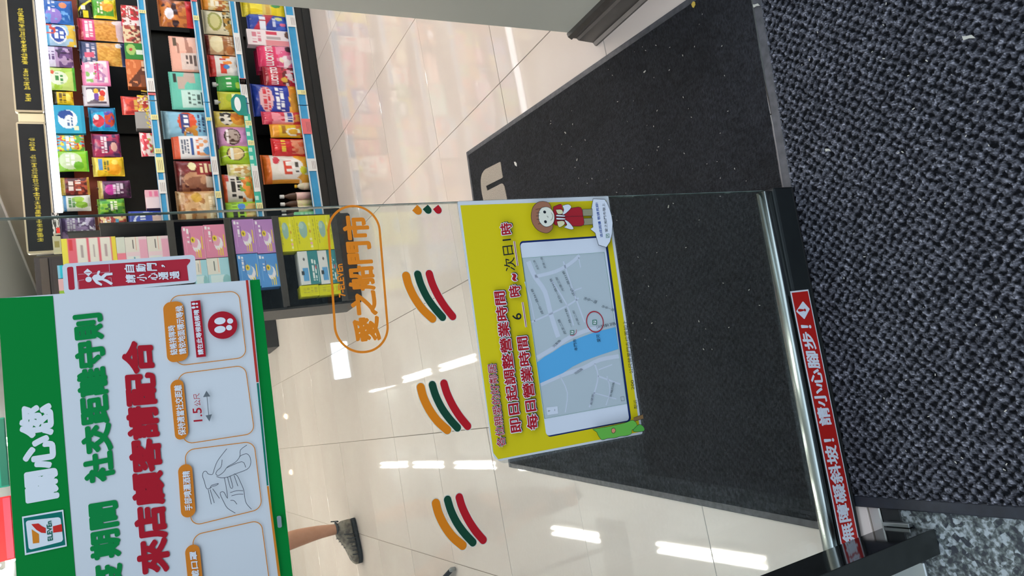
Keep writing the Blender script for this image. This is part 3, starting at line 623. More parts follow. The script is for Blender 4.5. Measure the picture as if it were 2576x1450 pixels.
# tree drawing
shape([(1690, 962), (1776, 930), (1782, 968), (1692, 992)], '8a6b45', 'tree_trunk', ZB, k=1)
shape([(1295, 1070), (1450, 1045), (1600, 1012), (1680, 985), (1718, 1025), (1712, 1065), (1670, 1075), (1665, 1110), (1620, 1130), (1560, 1135), (1510, 1150), (1440, 1155), (1385, 1168), (1350, 1125), (1335, 1095)], '6fbf4f', 'tree_crown', ZB)
shape([(1680, 1080), (1740, 1025), (1782, 1050), (1782, 1085), (1700, 1092)], '5bb04a', 'bush', ZB); shape([(1478, 1068), (1500, 1062), (1512, 1085), (1495, 1105), (1478, 1095)], 'e59a78', 'fruit', ZB)

# ---- store name decal
Zr = zf(760, 480, 3.452)
N = Sheet('store_name_decal', 'orange store name decal in a pill shaped outline on the glass', 'decal', 981, 886, .0052)
dec = mat('orange_vinyl', 'f08a1c', .4)
po = G_ = N.P([Zr(203, 128), Zr(664, 122), Zr(770, 1402), Zr(290, 1424)]); wd_ = np.linalg.norm(np.array(po[0])-po[1])
po = rpoly(po, wd_*.5, 16); N.rng(po, inset(po, .0034), dec)
N.text('愛之船門市', Zr(688, 1300), Zr(572, 213), Zr(455, 1326), dec, .042); N.text('7-ELEVEn', Zr(378, 920), Zr(350, 634), Zr(320, 930), dec, .03)
# ---- stripe decals
oc = [(902, 740), (925, 825), (975, 930), (1045, 1030), (1130, 1112)]; gc_ = [(1003, 727), (1030, 815), (1080, 920), (1145, 1015), (1218, 1100)]; rc = [(1103, 723), (1130, 810), (1180, 915), (1240, 1010), (1306, 1093)]
lab = ['cut off by the door edge', 'just below the store name', 'third from the door edge', 'farthest from the door edge']
for i, sh_ in enumerate((.17, 0, -.17, -.341)):
    T_ = Sheet('stripe_decal', 'orange green and red stripe decal, '+lab[i], 'decal', *Zr(1306, 1093), off=.0052, group='stripe decals across the glass door')
    for cl, wpx, col, nm in ((oc, 68, 'ee8a1e', 'orange_stripe'), (gc_, 62, '1b4a36', 'green_stripe'), (rc, 64, 'c3202b', 'red_stripe')):
        pts = [np.array(T_.p(*Zr(*q)))+np.array([sh_, (sh_-0)*-.012+(.0 if i else 0)]) for q in cl]; pts = smooth(pts, 5)
        if i == 0: pts = [q for q in pts if q[0]+T_.o[0] < -.0055]
        w2 = wpx/3.452*.00066/2
        for wx, mt, y, n_ in ((w2+.0012, ink('e9e6d8'), -.0003, 'white_edge'), (w2, ink(col), -.0005, nm)):
            mb = MB(); stroke(mb, pts, wx*2, y)
            flat(mb, ellipse(pts[-1], wx, wx, 18), y-.00002)
            if i: flat(mb, ellipse(pts[0], wx, wx, 18), y-.00002)
            ob(n_, mb, mt, T_.t, fixn=False)
# ---- red automatic door sticker
Zs = zf(140, 560, 7.25)
A_ = Sheet('automatic_door_sticker', 'red and white automatic door warning sticker with a walking figure, above the green poster', 'sticker', 495, 712, .0062)
A_.slab(rpoly(A_.P([(156, 664.5), (490, 641), (495.5, 711), (162, 744)]), .005), .0003, paper)
ar = ink('ba3040')
A_.fill([rpoly(A_.P([Zs(205, 818), Zs(318, 805), Zs(352, 1225), Zs(240, 1235)]), .002)], ar, 'red_block')
A_.fill([A_.P([(191.5, 670), (470, 651.8), (478.5, 653.5), (478, 659), (470, 669.5), (474.5, 706.5), (197, 728.5)])], ar, 'red_block')
A_.lines([A_.P([Zs(*a), Zs(*b)]) for a, b in (((410, 950), (985, 905)), ((410, 1065), (520, 1045)), ((985, 905), (975, 765)), ((1030, 1160), (1010, 1010)), ((1010, 1010), (960, 1015)), ((415, 1075), (425, 1215)))], .0008, ink('cf8b96'), 'door_lines')
A_.fill([A_.P([Zs(510, 910), Zs(580, 845), Zs(665, 910), Zs(600, 985)])], wt, 'diamond_sign')
A_.fill([A_.P([Zs(540, 918), Zs(638, 905), Zs(638, 918), Zs(540, 928)])], ar, 'diamond_sign')
fig = [(660, 1010), (700, 960), (750, 950), (765, 895), (790, 880), (815, 890), (790, 955), (830, 985), (900, 925), (1035, 918), (1038, 962), (930, 975), (880, 1025), (950, 1050), (1045, 1110), (1010, 1145), (920, 1090), (850, 1060), (760, 1065), (850, 1125), (838, 1160), (740, 1120), (690, 1060)]
kk = Yp; A_.fill([[A_.p(*Zs(*q)) for q in fig], ellipse(A_.p(*Zs(602, 1042)), .0035, .0035, 20)], wt, 'walking_figure')
for ch, x, y, s_ in (('自', 1345, 845, 175), ('動', 1555, 832, 175), ('門', 1755, 815, 175), ('，', 1960, 800, 60), ('請', 1365, 1030, 190), ('小', 1570, 1010, 165), ('心', 1770, 990, 165), ('通', 1965, 978, 175), ('過', 2165, 965, 175)):
    a = 182 if ch != '，' else 60; h = a/2; w_ = s_/2*.82
    A_.text(ch, Zs(x+h+6, y+w_), Zs(x+h-6, y-w_), Zs(x-h+6, y+w_), wt, .03)
# ---- warning strip on the bottom rail
Bs = Sheet('ramp_warning_sticker', 'long red warning sticker with white characters on the black bottom rail', 'sticker', 2112, 1358, .0212)
a, b, c = np.array(Bs.p(1987.5, 733.5)), np.array(Bs.p(2033, 728.5)), np.array(Bs.p(2112.5, 1358)); d = c+(b-a); e1 = (c-a)*1.12; c = a+e1; d = b+e1
Bs.slab([tuple(a), tuple(b), tuple(d), tuple(c)], .0003, mat('white_vinyl', 'dfe3e8', .35))
u = (c-a)/np.linalg.norm(c-a); v_ = (b-a)/np.linalg.norm(b-a); m_ = .0032
Bs.fill([[tuple(a+u*m_+v_*m_), tuple(b+u*m_-v_*m_*.8), tuple(d-u*m_-v_*m_*.8), tuple(c-u*m_+v_*m_)]], ink('b8231f'), 'red_field')
bw = ink('dfe6f0')
Bs.text('無障礙斜坡！請小心腳步！', (2152, 1362), (2042, 818), (2121, 1368), bw, .03)
dm = rpoly(Bs.P([(2019, 758), (2036.5, 778), (2023, 804), (2002, 784)]), .002); Bs.fill([dm], bw, 'diamond_sign')
Bs.text('!', (2027.5, 784), (2026, 777), (2007, 785), ink('b8231f'), .05)

# ================================================================== SNACK GONDOLA
SHX0, SHX1, SHY = 1.25, 3.4, 4.29
blackp = noise_mat('black_shelf_paint', '131314', '1a1a1b', 20, rough=.45)
blu = noise_mat('blue_rail', '2f8fc4', '3d9bd0', 12, rough=.3); clr = mat('clear_rail', 'c9ced2', .15, 0, .6); pegr = noise_mat('red_brown_board', '8a3220', '9c4a2c', 3, rough=.6)
gd = thing('snack_gondola', 'long black shelving unit full of snacks with blue price rails', 'shelving', ((SHX0+SHX1)/2, SHY, 0))
def gp(name, a, b, mt, bev=0, par=gd): return ob(name, MB().box(a, b, bev), mt, par, world=True)
gp('back_panel', (SHX0, 4.76, .0), (SHX1, 4.79, 1.63), blackp)
gp('base_plinth', (SHX0, SHY+.012, 0), (SHX1, 4.76, .098), blackp, .004)
gp('kick_strip', (SHX0, SHY+.002, .004), (SHX1, SHY+.012, .05), mat('black_rubber'))
SHELF = [(.12, .10, .16), (.455, .452, .492), (.68, .672, .709), (.965, .955, .998)]   # slab top, rail bottom, rail top
for i, (zt, r0_, r1_) in enumerate(SHELF):
    gp('shelf', (SHX0, SHY+.006, zt-.022), (SHX1, 4.755, zt), blackp, .002)
    for x0, x1 in ((SHX0, 1.985), (1.99, 2.69), (2.695, SHX1)):
        r = gp('price_rail', (x0, SHY-.004, r0_), (x1, SHY+.004, r1_), blu, .001)
        e = gp('clear_cover', (x0, SHY-.0065, r0_+.001), (x1, SHY-.0042, r0_+.010), clr, 0, r); gp('clear_cover', (x0, SHY-.0065, r1_-.007), (x1, SHY-.0042, r1_-.001), clr, 0, r)
for x in (SHX0, 1.975, 2.68): gp('upright', (x, 4.735, 0), (x+.03, 4.759, 1.6), blackp)
gp('pegboard', (SHX0+.01, 4.50, 1.245), (SHX1, 4.515, 1.40), pegr)
for x0_, x1_ in ((1.842, 1.893), (2.562, 2.618)): gp('sign_bracket', (x0_, SHY-.012, 1.503), (x1_, SHY+.01, 1.62), mat('bracket_cream', 'cfc6a6', .5), .003)
gp('side_panel', (SHX0-.012, SHY+.02, 0), (SHX0-.001, 4.76, 1.45), blackp)
gp('canopy', (SHX0, SHY+.012, 1.50), (SHX1, 4.76, 1.515), blackp)
ledm = mat('led_strip', 'f4f8ff', .4, emit=LED)
gp('light_strip', (1.36, SHY+.016, 1.462), (SHX1, SHY+.05, 1.498), ledm, .003)['label'] = 'bright white light strip'
# header signs
fr = mat('beige_alu', 'b5aa95', .3, .5); sgb = noise_mat('sign_black', '111317', '15181c', 10, rough=.6, spec=.2); yl = mat('ink_sign_yellow', 'a89b24', .5); yd = mat('ink_sign_dim', '5a5722', .5)
def header(name, label, x0, x1, z0, z1, gp_=None):
    cx_ = (x0+x1)/2; t = thing(name, label, 'sign', (cx_, SHY-.02, z0))
    po = rpoly([(x0-cx_, 0), (x1-cx_, 0), (x1-cx_, z1-z0), (x0-cx_, z1-z0)], .012); ob('sign_frame', MB().prism(po, 0, .03), fr, t)
    pi = [(x0-cx_+.012, .008), (x1-cx_-.012, .008), (x1-cx_-.012, z1-z0-.008), (x0-cx_+.012, z1-z0-.008)]; ob('sign_panel', MB().prism(pi, -.002, .002), sgb, t)
    mb1, mb2 = MB(), MB(); x = x0-cx_+.06; h = z1-z0; R = random.Random(int(x0*100))
    while x < x1-cx_-.09:
        wd = R.uniform(.016, .026); (mb1 if R.random() < .72 else mb2)
        for k_ in range(4): q = x+wd*k_/4; (mb1 if R.random() < .7 else mb2).box((q, -.003, h*.41+R.uniform(-.002, .003)), (q+wd*.17, -.0022, h*.60+R.uniform(-.006, .003)))
        (mb1 if R.random() < .6 else mb2).box((x, -.0031, h*.5-.003), (x+wd*.9, -.0023, h*.5+.003)); x += wd*1.12
        if R.random() < .12: x += .02
    ob('lettering', mb1, yl, t)['kind'] = 'stuff'; ob('lettering', mb2, yd, t)['kind'] = 'stuff'
header('header_sign', 'black header sign with yellow characters over the snacks, beside the glass edge', 1.13, 1.84, 1.503, 1.632)
header('header_sign', 'black header sign with yellow characters over the open doorway side', 1.895, 2.56, 1.503, 1.632)
header('header_sign', 'third black header sign, mostly cut off at the wall end', 2.62, 3.2, 1.503, 1.632)

# ------------------------------------------------------------------ printed packs
CL = {}
def raster(ops, U, V, seed=0):
    out = np.zeros(U.shape+(3,)); out[:] = lin(ops[0])
    for o_ in ops[1:]:
        k_ = o_[0]
        if k_ == 'R': m_ = (U >= o_[1]) & (U <= o_[3]) & (V >= o_[2]) & (V <= o_[4]); c = o_[5]
        elif k_ == 'E': m_ = ((U-o_[1])/o_[3])**2+((V-o_[2])/o_[4])**2 <= 1; c = o_[5]
        elif k_ == 'D': m_ = (U*o_[1]+V*o_[2] > o_[3]) & (U*o_[1]+V*o_[2] < o_[4]); c = o_[5]       # diagonal band
        elif k_ == 'N':   # mottled picture: scale, threshold, box
            q = vnoise(U+seed*.37, V+seed*.71, o_[1], 11+seed % 7); m_ = (q > o_[2]) & (U >= o_[3]) & (U <= o_[5]) & (V >= o_[4]) & (V <= o_[6]); c = o_[7]
        elif k_ == 'T':   # print-like rows
            u0, v0, u1, v1, c, rows = o_[1:7]; rr = (V-v0)/(v1-v0)*rows; cc = (U-u0)/(u1-u0)*rows*(u1-u0)/(v1-v0)*1.6
            hsh = np.sin(np.floor(cc*2)*12.9+np.floor(rr)*78.2+seed)*43758.5; hsh -= np.floor(hsh)
            m_ = (U >= u0) & (U <= u1) & (V >= v0) & (V <= v1) & ((rr % 1) < .68) & (hsh > .28)
        out[m_] = lin(c)
    return out
def pack(name, label, box, Yp_, ops, kind='pillow', cat='snack bag', group=None, depth=.045, zb=None, lettering=None, tilt=0, wide=1.0, seed=None):
    x0, y0, x1, y1 = box; ym = (y0+y1)/2; xm = (x0+x1)/2; seed = seed if seed is not None else sum(map(ord, label)) % 97
    xr = onY(xm, y0, Yp_)[0]; xl = onY(xm, y1, Yp_)[0]; zt = onY(x0, ym, Yp_)[2]; zz = onY(x1, ym, Yp_)[2] if zb is None else zb
    w_ = (xr-xl)*wide; h = zt-zz; nu, nv = 34, 44
    big = (x1-x0)*(y1-y0) > 2500
    if not big: nu, nv = 22, 28
    u = np.linspace(0, 1, nu); v = np.linspace(0, 1, nv); U, V = np.meshgrid(u, v)
    if kind == 'pillow':
        pr_ = np.clip(1-np.abs(2*U-1)**2.6, 0, 1)**.75*np.clip(1-np.abs(2*V-1)**5, 0, 1)**.8
        D_ = depth/2*pr_; wr = (vnoise(U, V, 7, seed)-.5)*.12*depth+(np.sin(U*40+seed)*(np.exp(-V*14)+np.exp(-(1-V)*14)))*.03*depth
        D_ = D_+wr*np.clip(pr_*3, 0, 1); pinch = 1-.04*np.sin(np.pi*V)
    elif kind == 'pouch':
        pr_ = np.clip(1-np.abs(2*U-1)**4, 0, 1)**.6*np.clip(1-V**2.5, 0, 1); D_ = depth/2*(pr_+.05)+(vnoise(U, V, 6, seed)-.5)*.08*depth*pr_; pinch = 1+0*V
    else: D_ = np.full(U.shape, depth/2); pinch = 1+0*V
    X = (U-.5)*w_*pinch; Z = V*h; bs = depth/2
    t = thing(name, label, cat, ((xl+xr)/2, Yp_+bs, zz), 0, group); t.rotation_euler = (0, tilt, 0)
    colr = raster(ops, U, V, seed); mt = CARD if kind == 'box' else FILM
    i = np.arange(nu*nv).reshape(nv, nu); q = np.stack([i[:-1, :-1], i[:-1, 1:], i[1:, 1:], i[1:, :-1]], -1).reshape(-1, 4)
    def mk(nm, vv, ff, cc, sm=True):
        me = bpy.data.meshes.new(nm); me.from_pydata(vv.tolist(), [], ff); me.polygons.foreach_set('use_smooth', [sm]*len(ff))
        at = me.color_attributes.new('Col', 'FLOAT_COLOR', 'POINT'); at.data.foreach_set('color', np.concatenate([cc, np.ones((len(cc), 1))], 1).ravel()); me.materials.append(mt); me.update()
        o_ = bpy.data.objects.new(nm, me); COL.objects.link(o_); o_.parent = t; return o_
    base = np.array(lin(ops[0]))
    if kind == 'box':
        F_ = np.stack([X, np.full(X.shape, -bs-.0002), Z], -1).reshape(-1, 3); fl = q.tolist(); mk('front_print', F_, fl, colr.reshape(-1, 3), False)
        bb_ = MB().box((-w_/2, -bs, 0), (w_/2, bs, h), .0012); mk('carton', np.array(bb_.v), [list(f_) for f_ in bb_.f], np.tile(base, (len(bb_.v), 1)), False)
    else:
        F_ = np.stack([X, -D_, Z], -1).reshape(-1, 3)
        B_ = np.stack([X, D_*(1 if kind == 'pillow' else .8), Z], -1).reshape(-1, 3); nF = len(F_)
        vv = np.concatenate([F_, B_]); cc = np.concatenate([colr.reshape(-1, 3), np.tile(base, (nF, 1))]); rim = [i[0, k_] for k_ in range(nu)]+[i[k_, -1] for k_ in range(1, nv)]+[i[-1, k_] for k_ in range(nu-2, -1, -1)]+[i[k_, 0] for k_ in range(nv-2, 0, -1)]
        fl = q.tolist()+[[a+nF for a in f_[::-1]] for f_ in q.tolist()]+[[rim[k_], rim[k_]+nF, rim[(k_+1) % len(rim)]+nF, rim[(k_+1) % len(rim)]] for k_ in range(len(rim))]
        mk('film_body', vv, fl, cc)
        sh_ = min(.012, h*.07); n_ = 14
        for nm, za, zb_ in (('top_seal', h-.001, h+sh_*.6), ('bottom_seal', -.0, sh_*.5))[:1 if kind == 'pouch' else 2]:
            xs = np.linspace(-w_/2, w_/2, n_*2+1); vs = []
            for k_, x in enumerate(xs): zg = .0012 if k_ % 2 else 0; vs += [(x, -.0008, za), (x, -.0008, zb_+zg if za > h/2 else zb_), (x, .0008, zb_+zg if za > h/2 else zb_), (x, .0008, za)]
            ff = []
            for k_ in range(len(xs)-1): a = 4*k_; ff += [[a, a+4, a+5, a+1], [a+1, a+5, a+6, a+2], [a+2, a+6, a+7, a+3], [a+3, a+7, a+4, a]]
            ec = colr[-1 if za > h/2 else 0].mean(0)*.9; o_ = mk(nm, np.array(vs), ff, np.tile(ec, (len(vs), 1)), False)
            if za < h/2: o_.location = (0, -.001, 0)
    if lettering:
        for tx, u0, v0, u1, v1, c, bold in lettering:
            gv, gf = glyphs(tx); lo, hi = gv.min(0), gv.max(0); mb = MB()
            for k_ in range(7):
                a = 2*math.pi*k_/6; dv = np.array([math.cos(a), math.sin(a)])*(bold if k_ < 6 else 0); tt = (gv+dv-lo+bold)/(hi-lo+2*bold)
                uu = u0+tt[:, 0]*(u1-u0); vv = v0+tt[:, 1]*(v1-v0)
                iu = np.clip((uu*(nu-1)).astype(int), 0, nu-2); iv = np.clip((vv*(nv-1)).astype(int), 0, nv-2); fu = uu*(nu-1)-iu; fv = vv*(nv-1)-iv
                dd = (D_[iv, iu]*(1-fu)+D_[iv, iu+1]*fu)*(1-fv)+(D_[iv+1, iu]*(1-fu)+D_[iv+1, iu+1]*fu)*fv
                mb.add([((a_-.5)*w_, -d_-.0012, b_*h) for a_, b_, d_ in zip(uu, vv, dd)], gf)
            ob('lettering', mb, ink(c, .4), t, fixn=False)
    return t
def copies(t, n, dy, label, dx=0, dz=0):
    for k_ in range(1, n+1):
        c = t.copy(); COL.objects.link(c); c.location = (t.location.x+dx*k_, t.location.y+dy*k_, t.location.z+dz*k_); c['label'] = label if n == 1 else label+(', one behind' if k_ == 1 else ', two behind')
        c['group'] = t['group'] if 'group' in t else label
        for ch in t.children: d_ = ch.copy(); COL.objects.link(d_); d_.parent = c
# ---- hanging rows
hk = mat('hook_wire', '8b8f92', .3, 1)
def hook(t, tk_=True):   # steel peg of the gondola running through the top of the pack to its white ticket holder
    m_ = gd; x, y, z = t.location; h = max(v_.co.z for c_ in t.children for v_ in c_.data.vertices)
    ob('hook', MB().tube([(x, 4.6, z+h-.002), (x, y-.028, z+h-.002), (x, y-.034, z+h+.004)], .0018, 6), hk, gd, world=True)
    if tk_: ob('ticket_holder', MB().box((x-.014, y-.037, z+h+.018), (x+.010, y-.034, z+h+.036), .001), clr, gd, world=True)
Wh, Bk = 'e9e9ec', '16161a'
T_ITEMS = [
 ('blue sweets bag with a purple picture, topmost hanging row by the wall end', (101, -4, 182, 57), ['1f62b5', ('E', .30, .6, .3, .25, '9a7fd0'), ('N', 9, .6, 0, .1, .5, .9, '6fa6e0'), ('R', .5, .0, 1, .18, '2b5fb0'), ('T', .45, .55, .95, .8, 'f0f0f5', 2), ('E', .75, .3, .13, .12, 'f08a5c')]),
 ('white and light blue bag with a round blue striped emblem', (106, 57, 190, 113), ['a9cbe4', ('R', 0, .8, 1, 1, '4fa5cf'), ('E', .5, .52, .42, .27, 'eef2f8'), ('E', .5, .52, .36, .22, '2a4ea8'), ('T', .3, .35, .7, .7, 'eef2f8', 2), ('N', 8, .62, 0, 0, 1, .3, 'e4c24a'), ('N', 9, .66, .5, .6, 1, 1, 'd24a3a')]),
 ('lavender dried plum bag hanging below a blue emblem bag', (110, 113, 183, 166), ['b89ac0', ('R', 0, .62, 1, 1, 'd9cfe2'), ('N', 7, .45, 0, 0, 1, .5, '6f4d84'), ('N', 10, .6, .2, .1, .9, .6, '3e2b4e'), ('T', .3, .65, .7, .9, '6a4d80', 2)]),
 ('lime green jelly bag with white script, next to a yellow packet', (113, 166, 189, 225), ['a8cf3e', ('N', 5, .5, 0, 0, 1, 1, 'c8df7a'), ('E', .5, .55, .3, .3, 'e6efd2'), ('T', .25, .4, .75, .7, '3d8a3f', 2), ('R', 0, 0, 1, .09, '55b63a'), ('E', .75, .75, .1, .06, 'd9562e')]),
 ('small yellow packet with black marks in the top hanging row', (132, 227, 184, 261), ['efc61c', ('R', 0, .8, 1, 1, '3b3420'), ('T', .1, .35, .9, .75, '6d5310', 2), ('E', .5, .25, .3, .12, 'f6e26a'), ('R', .45, 0, .55, .06, 'c8452a')]),
 ('cyan wet wipe pack with a round white badge', (127, 265, 213, 335), ['2da3c7', ('E', .5, .5, .34, .29, 'e8f0f4'), ('E', .66, .55, .16, .22, '2b4f9a'), ('E', .45, .45, .2, .14, 'eef4f6'), ('T', .25, .35, .55, .55, '4a6f9c', 2), ('R', .1, .2, .25, .34, 'ede6c0'), ('R', 0, 0, 1, .1, '1d8fb4')]),
 ('multicoloured candy bag with yellow letters, below the cyan pack', (139, 336, 212, 378), ['e0a04a', ('N', 7, .45, 0, 0, 1, 1, 'd8392e'), ('N', 9, .55, 0, 0, 1, 1, 'f4e23c'), ('N', 11, .62, 0, 0, 1, 1, '6fc0dc'), ('T', .1, .35, .9, .7, 'fafafa', 2), ('N', 6, .66, 0, 0, 1, .5, '6ab24a')]),
 ('lime green apple candy bag with a pale centre', (139, 377, 222, 430), ['8fd02f', ('E', .5, .55, .42, .35, 'd3e4b8'), ('T', .25, .4, .8, .75, 'f5f8ee', 2), ('E', .25, .3, .18, .16, '6cb528'), ('R', 0, 0, 1, .06, '5ec02a')]),
 ('dark red and brown jerky bag with white letters', (150, 444, 225, 489), ['8a2f2c', ('N', 6, .5, 0, 0, 1, 1, '5a1d1c'), ('N', 8, .55, 0, 0, 1, .5, 'b5523a'), ('T', .2, .3, .8, .8, 'ecdcd4', 2), ('R', 0, .82, 1, 1, 'b59a3c'), ('R', 0, 0, 1, .07, 'c9a03a')]),
 ('white bag with green apples and a blue band', (149, 489, 228, 530), ['dde2da', ('E', .7, .4, .2, .2, '9fc84a'), ('E', .35, .3, .2, .2, '86b83c'), ('R', 0, .78, 1, .88, '3c86b8'), ('T', .2, .5, .8, .74, '5e8f5a', 2)]),
 ('pale purple foil candy bag seen through the glass', (154, 540, 240, 598), ['9a82b4', ('N', 6, .5, 0, 0, 1, 1, '5b4673'), ('T', .1, .6, .95, .85, 'e8e2f2', 3), ('N', 10, .6, 0, 0, 1, .5, 'cfc0e8'), ('N', 12, .72, 0, 0, 1, .5, 'f2f0ff')])]
for lb_, bx, ops in T_ITEMS:
    hook(pack('hanging_packet', lb_, bx, 4.40, ops, 'pillow' if 'wipe' not in lb_ else 'box', 'packet', None, .035 if 'wipe' not in lb_ else .03))
S_ITEMS = [
 ('black and yellow slim packet at the wall end of the second hanging row', (196, -6, 232, 41), ['1c1c1c', ('D', 1, .6, .9, 1.05, 'f0e12a'), ('R', .0, .3, .3, .7, 'e6d82a'), ('R', .35, .5, .6, .8, 'dcdcdc')]),
 ('green and yellow mango snack bag at the wall end', (233, -6, 292, 44), ['4f9a35', ('R', 0, 0, 1, .12, 'f0dc2a'), ('R', .0, 0, .12, 1, 'ecd82c'), ('E', .6, .4, .3, .28, 'f2a83a'), ('T', .2, .6, .8, .85, 'f4efce', 2), ('R', .7, .1, .95, .5, 'f0dc2a')]),
 ('pink crispy noodle bag with an orange brown window', (199, 46, 313, 100), ['d64f86', ('R', 0, .12, 1, .66, 'c98a3c'), ('N', 22, .5, 0, .12, 1, .66, 'dba253'), ('E', .5, .12, .65, .08, 'e8d0d8'), ('T', .1, .7, .9, .9, 'f6e4ea', 2), ('E', .85, .2, .12, .08, 'f0e8ea'), ('R', 0, .92, 1, 1, 'a82a3c')]),
 ('navy crispy noodle bag with an orange brown window', (203, 103, 316, 163), ['3c4870', ('R', 0, .1, 1, .64, 'cc923c'), ('N', 22, .5, 0, .1, 1, .64, 'dcaa54'), ('T', .1, .68, .9, .92, 'c8c0d4', 2), ('R', .3, .7, .5, .92, 'd05a78'), ('E', .85, .16, .12, .07, 'dcdce4')]),
 ('pink pouch with pale cartoon style pictures', (208, 146, 276, 213), ['e884b8', ('R', .08, .08, .92, .92, 'dcb0cc'), ('N', 6, .5, .1, .1, .9, .9, 'f0e2ea'), ('N', 9, .62, .1, .1, .9, .5, 'b07cae'), ('N', 8, .64, .1, .4, .9, .9, '7fb45e'), ('T', .2, .4, .8, .6, 'c8417e', 2)]),
 ('grey edged pouch with small colourful fruit pictures', (211, 213, 273, 265), ['cfc8d4', ('R', .1, .1, .9, .9, '55485c'), ('N', 6, .45, .2, .1, .8, .9, 'e6e0e4'), ('E', .35, .3, .14, .12, 'e88a3a'), ('E', .6, .25, .14, .12, 'd23a3a'), ('E', .45, .5, .2, .1, '6b3fa0'), ('E', .7, .5, .12, .1, 'efb23a')]),
 ('cyan and red foil bag of chocolate balls', (226, 268, 292, 328), ['1797cc', ('N', 6, .5, 0, 0, 1, 1, '27b4e4'), ('E', .4, .68, .26, .22, 'c93248'), ('E', .55, .75, .12, .1, 'e8e8ee'), ('E', .5, .25, .35, .2, 'c4442e'), ('N', 10, .6, .1, .1, .9, .45, '5a4fb0'), ('D', 1, .2, .9, 1.3, '0e6fa4')]),
 ('dark purple and red bag with white lettering', (234, 334, 303, 393), ['7a3565', ('N', 6, .5, 0, 0, 1, 1, 'a8325a'), ('N', 8, .6, 0, 0, 1, .5, '43224f'), ('T', .15, .5, .85, .75, 'eadce6', 2), ('E', .4, .25, .2, .12, 'd9a9a0')]),
 ('yellow dried mango bag with a blue stripe', (236, 393, 312, 442), ['f0c92a', ('E', .35, .35, .3, .25, 'f5a81c'), ('R', .3, .72, .9, .84, '5a93cc'), ('T', .2, .5, .8, .7, '6b6d2f', 2), ('R', 0, .9, 1, 1, 'f6e36a'), ('E', .7, .3, .14, .1, 'f9df6a')]),
 ('magenta and black grape candy bag', (250, 452, 329, 497), ['54264e', ('E', .45, .65, .3, .18, 'c2379c'), ('N', 7, .55, 0, 0, 1, .5, '2c1830'), ('T', .2, .25, .8, .6, 'd9c8dc', 3), ('R', 0, .9, 1, 1, 'b9a75a')]),
 ('green lime candy bag crossed by the glass edge', (248, 498, 314, 538), ['4f9c3a', ('N', 6, .5, 0, 0, 1, 1, '86bd3c'), ('N', 7, .62, 0, .3, 1, 1, '2c6130'), ('T', .2, .3, .8, .6, 'e4ecd8', 2)]),
 ('red white and yellow snack bag seen through the glass', (251, 539, 320, 596), ['c8604a', ('N', 6, .45, 0, 0, 1, 1, 'e8c98a'), ('R', .0, .45, 1, .62, 'e6e2dc'), ('N', 8, .6, 0, 0, 1, 1, '9a2f2c'), ('R', .2, .3, .8, .4, '4f9ac0'), ('T', .2, .62, .8, .85, 'f2ece4', 2)])]
for lb_, bx, ops in S_ITEMS: hook(pack('hanging_packet', lb_, bx, 4.43, ops, 'pouch' if 'pouch' in lb_ else 'pillow', 'packet', None, .035), False)
# ---- packs standing on the shelves
def on_shelf(i): return SHELF[i][0]+.001
L4 = [
 ('red and white cracker box on the top shelf by the wall end', (306, 14, 352, 64), ['c92f3c', ('N', 7, .5, 0, 0, 1, 1, 'e9dcdc'), ('R', 0, 0, 1, .25, 'd23040'), ('N', 9, .6, 0, .2, 1, 1, '8c4038'), ('T', .1, .6, .9, .85, 'e8d8d8', 2)], 'box'),
 ('cream biscuit box with dark red cakes', (311, 65, 355, 108), ['d9c6a4', ('N', 7, .5, 0, .1, 1, 1, 'a0453c'), ('N', 8, .6, 0, 0, 1, .7, '5c342e'), ('T', .1, .1, .9, .3, '8c5a44', 2)], 'box'),
 ('small green box with a picture of a green fruit', (315, 109, 361, 149), ['2f7a34', ('E', .6, .75, .35, .2, '9cbc6a'), ('E', .6, .75, .1, .07, 'b0403c'), ('R', .3, .2, .6, .55, 'dfe6dc'), ('R', 0, 0, 1, .2, '3a9a40')], 'box'),
 ('orange brown cake box with a dark wedge picture', (319, 150, 367, 218), ['c26a3c', ('D', 1, 1, .6, 1.1, '5a2e1e'), ('R', 0, 0, .45, .45, '7a4228'), ('T', .5, .1, .95, .4, 'e0b89a', 2), ('N', 9, .6, 0, .6, 1, 1, 'd98a5c')], 'box'),
 ('small red foil packet leaning on the top shelf', (309, 240, 350, 287), ['a02a2a', ('N', 8, .55, 0, 0, 1, 1, 'c8483a'), ('T', .2, .4, .8, .7, 'c9a24a', 2)], 'pillow'),
 ('low box of striped red and yellow sweets', (346, 240, 376, 281), ['9a4a4a', ('N', 12, .45, 0, 0, 1, 1, 'e0cfc4'), ('N', 14, .6, 0, 0, 1, 1, 'e0c42c')], 'box'),
 ('grey card box of little sweets, next to the striped one', (341, 282, 378, 323), ['9a9898', ('R', 0, 0, 1, .35, 'd8d2cc'), ('N', 14, .55, 0, 0, 1, .35, 'c23a4a'), ('N', 14, .6, 0, .3, 1, .5, 'e0c83a')], 'box'),
 ('small red and green candy packet behind the top rail', (355, 331, 384, 392), ['c8384a', ('N', 8, .5, 0, 0, 1, .6, '8fbf4a'), ('N', 8, .6, 0, .3, 1, 1, 'ecd8d8')], 'pillow'),
 ('pink and white card standing at the top rail', (366, 478, 402, 524), ['e8b4c4', ('R', 0, .0, .6, 1, 'ead8e0'), ('T', .65, .1, .95, .9, 'e27ba0', 3)], 'box')]
for lb_, bx, ops, kd in L4: pack('snack_pack', lb_, bx, 4.315, ops, kd, 'packet', None, .03 if kd == 'pillow' else .05, on_shelf(3))
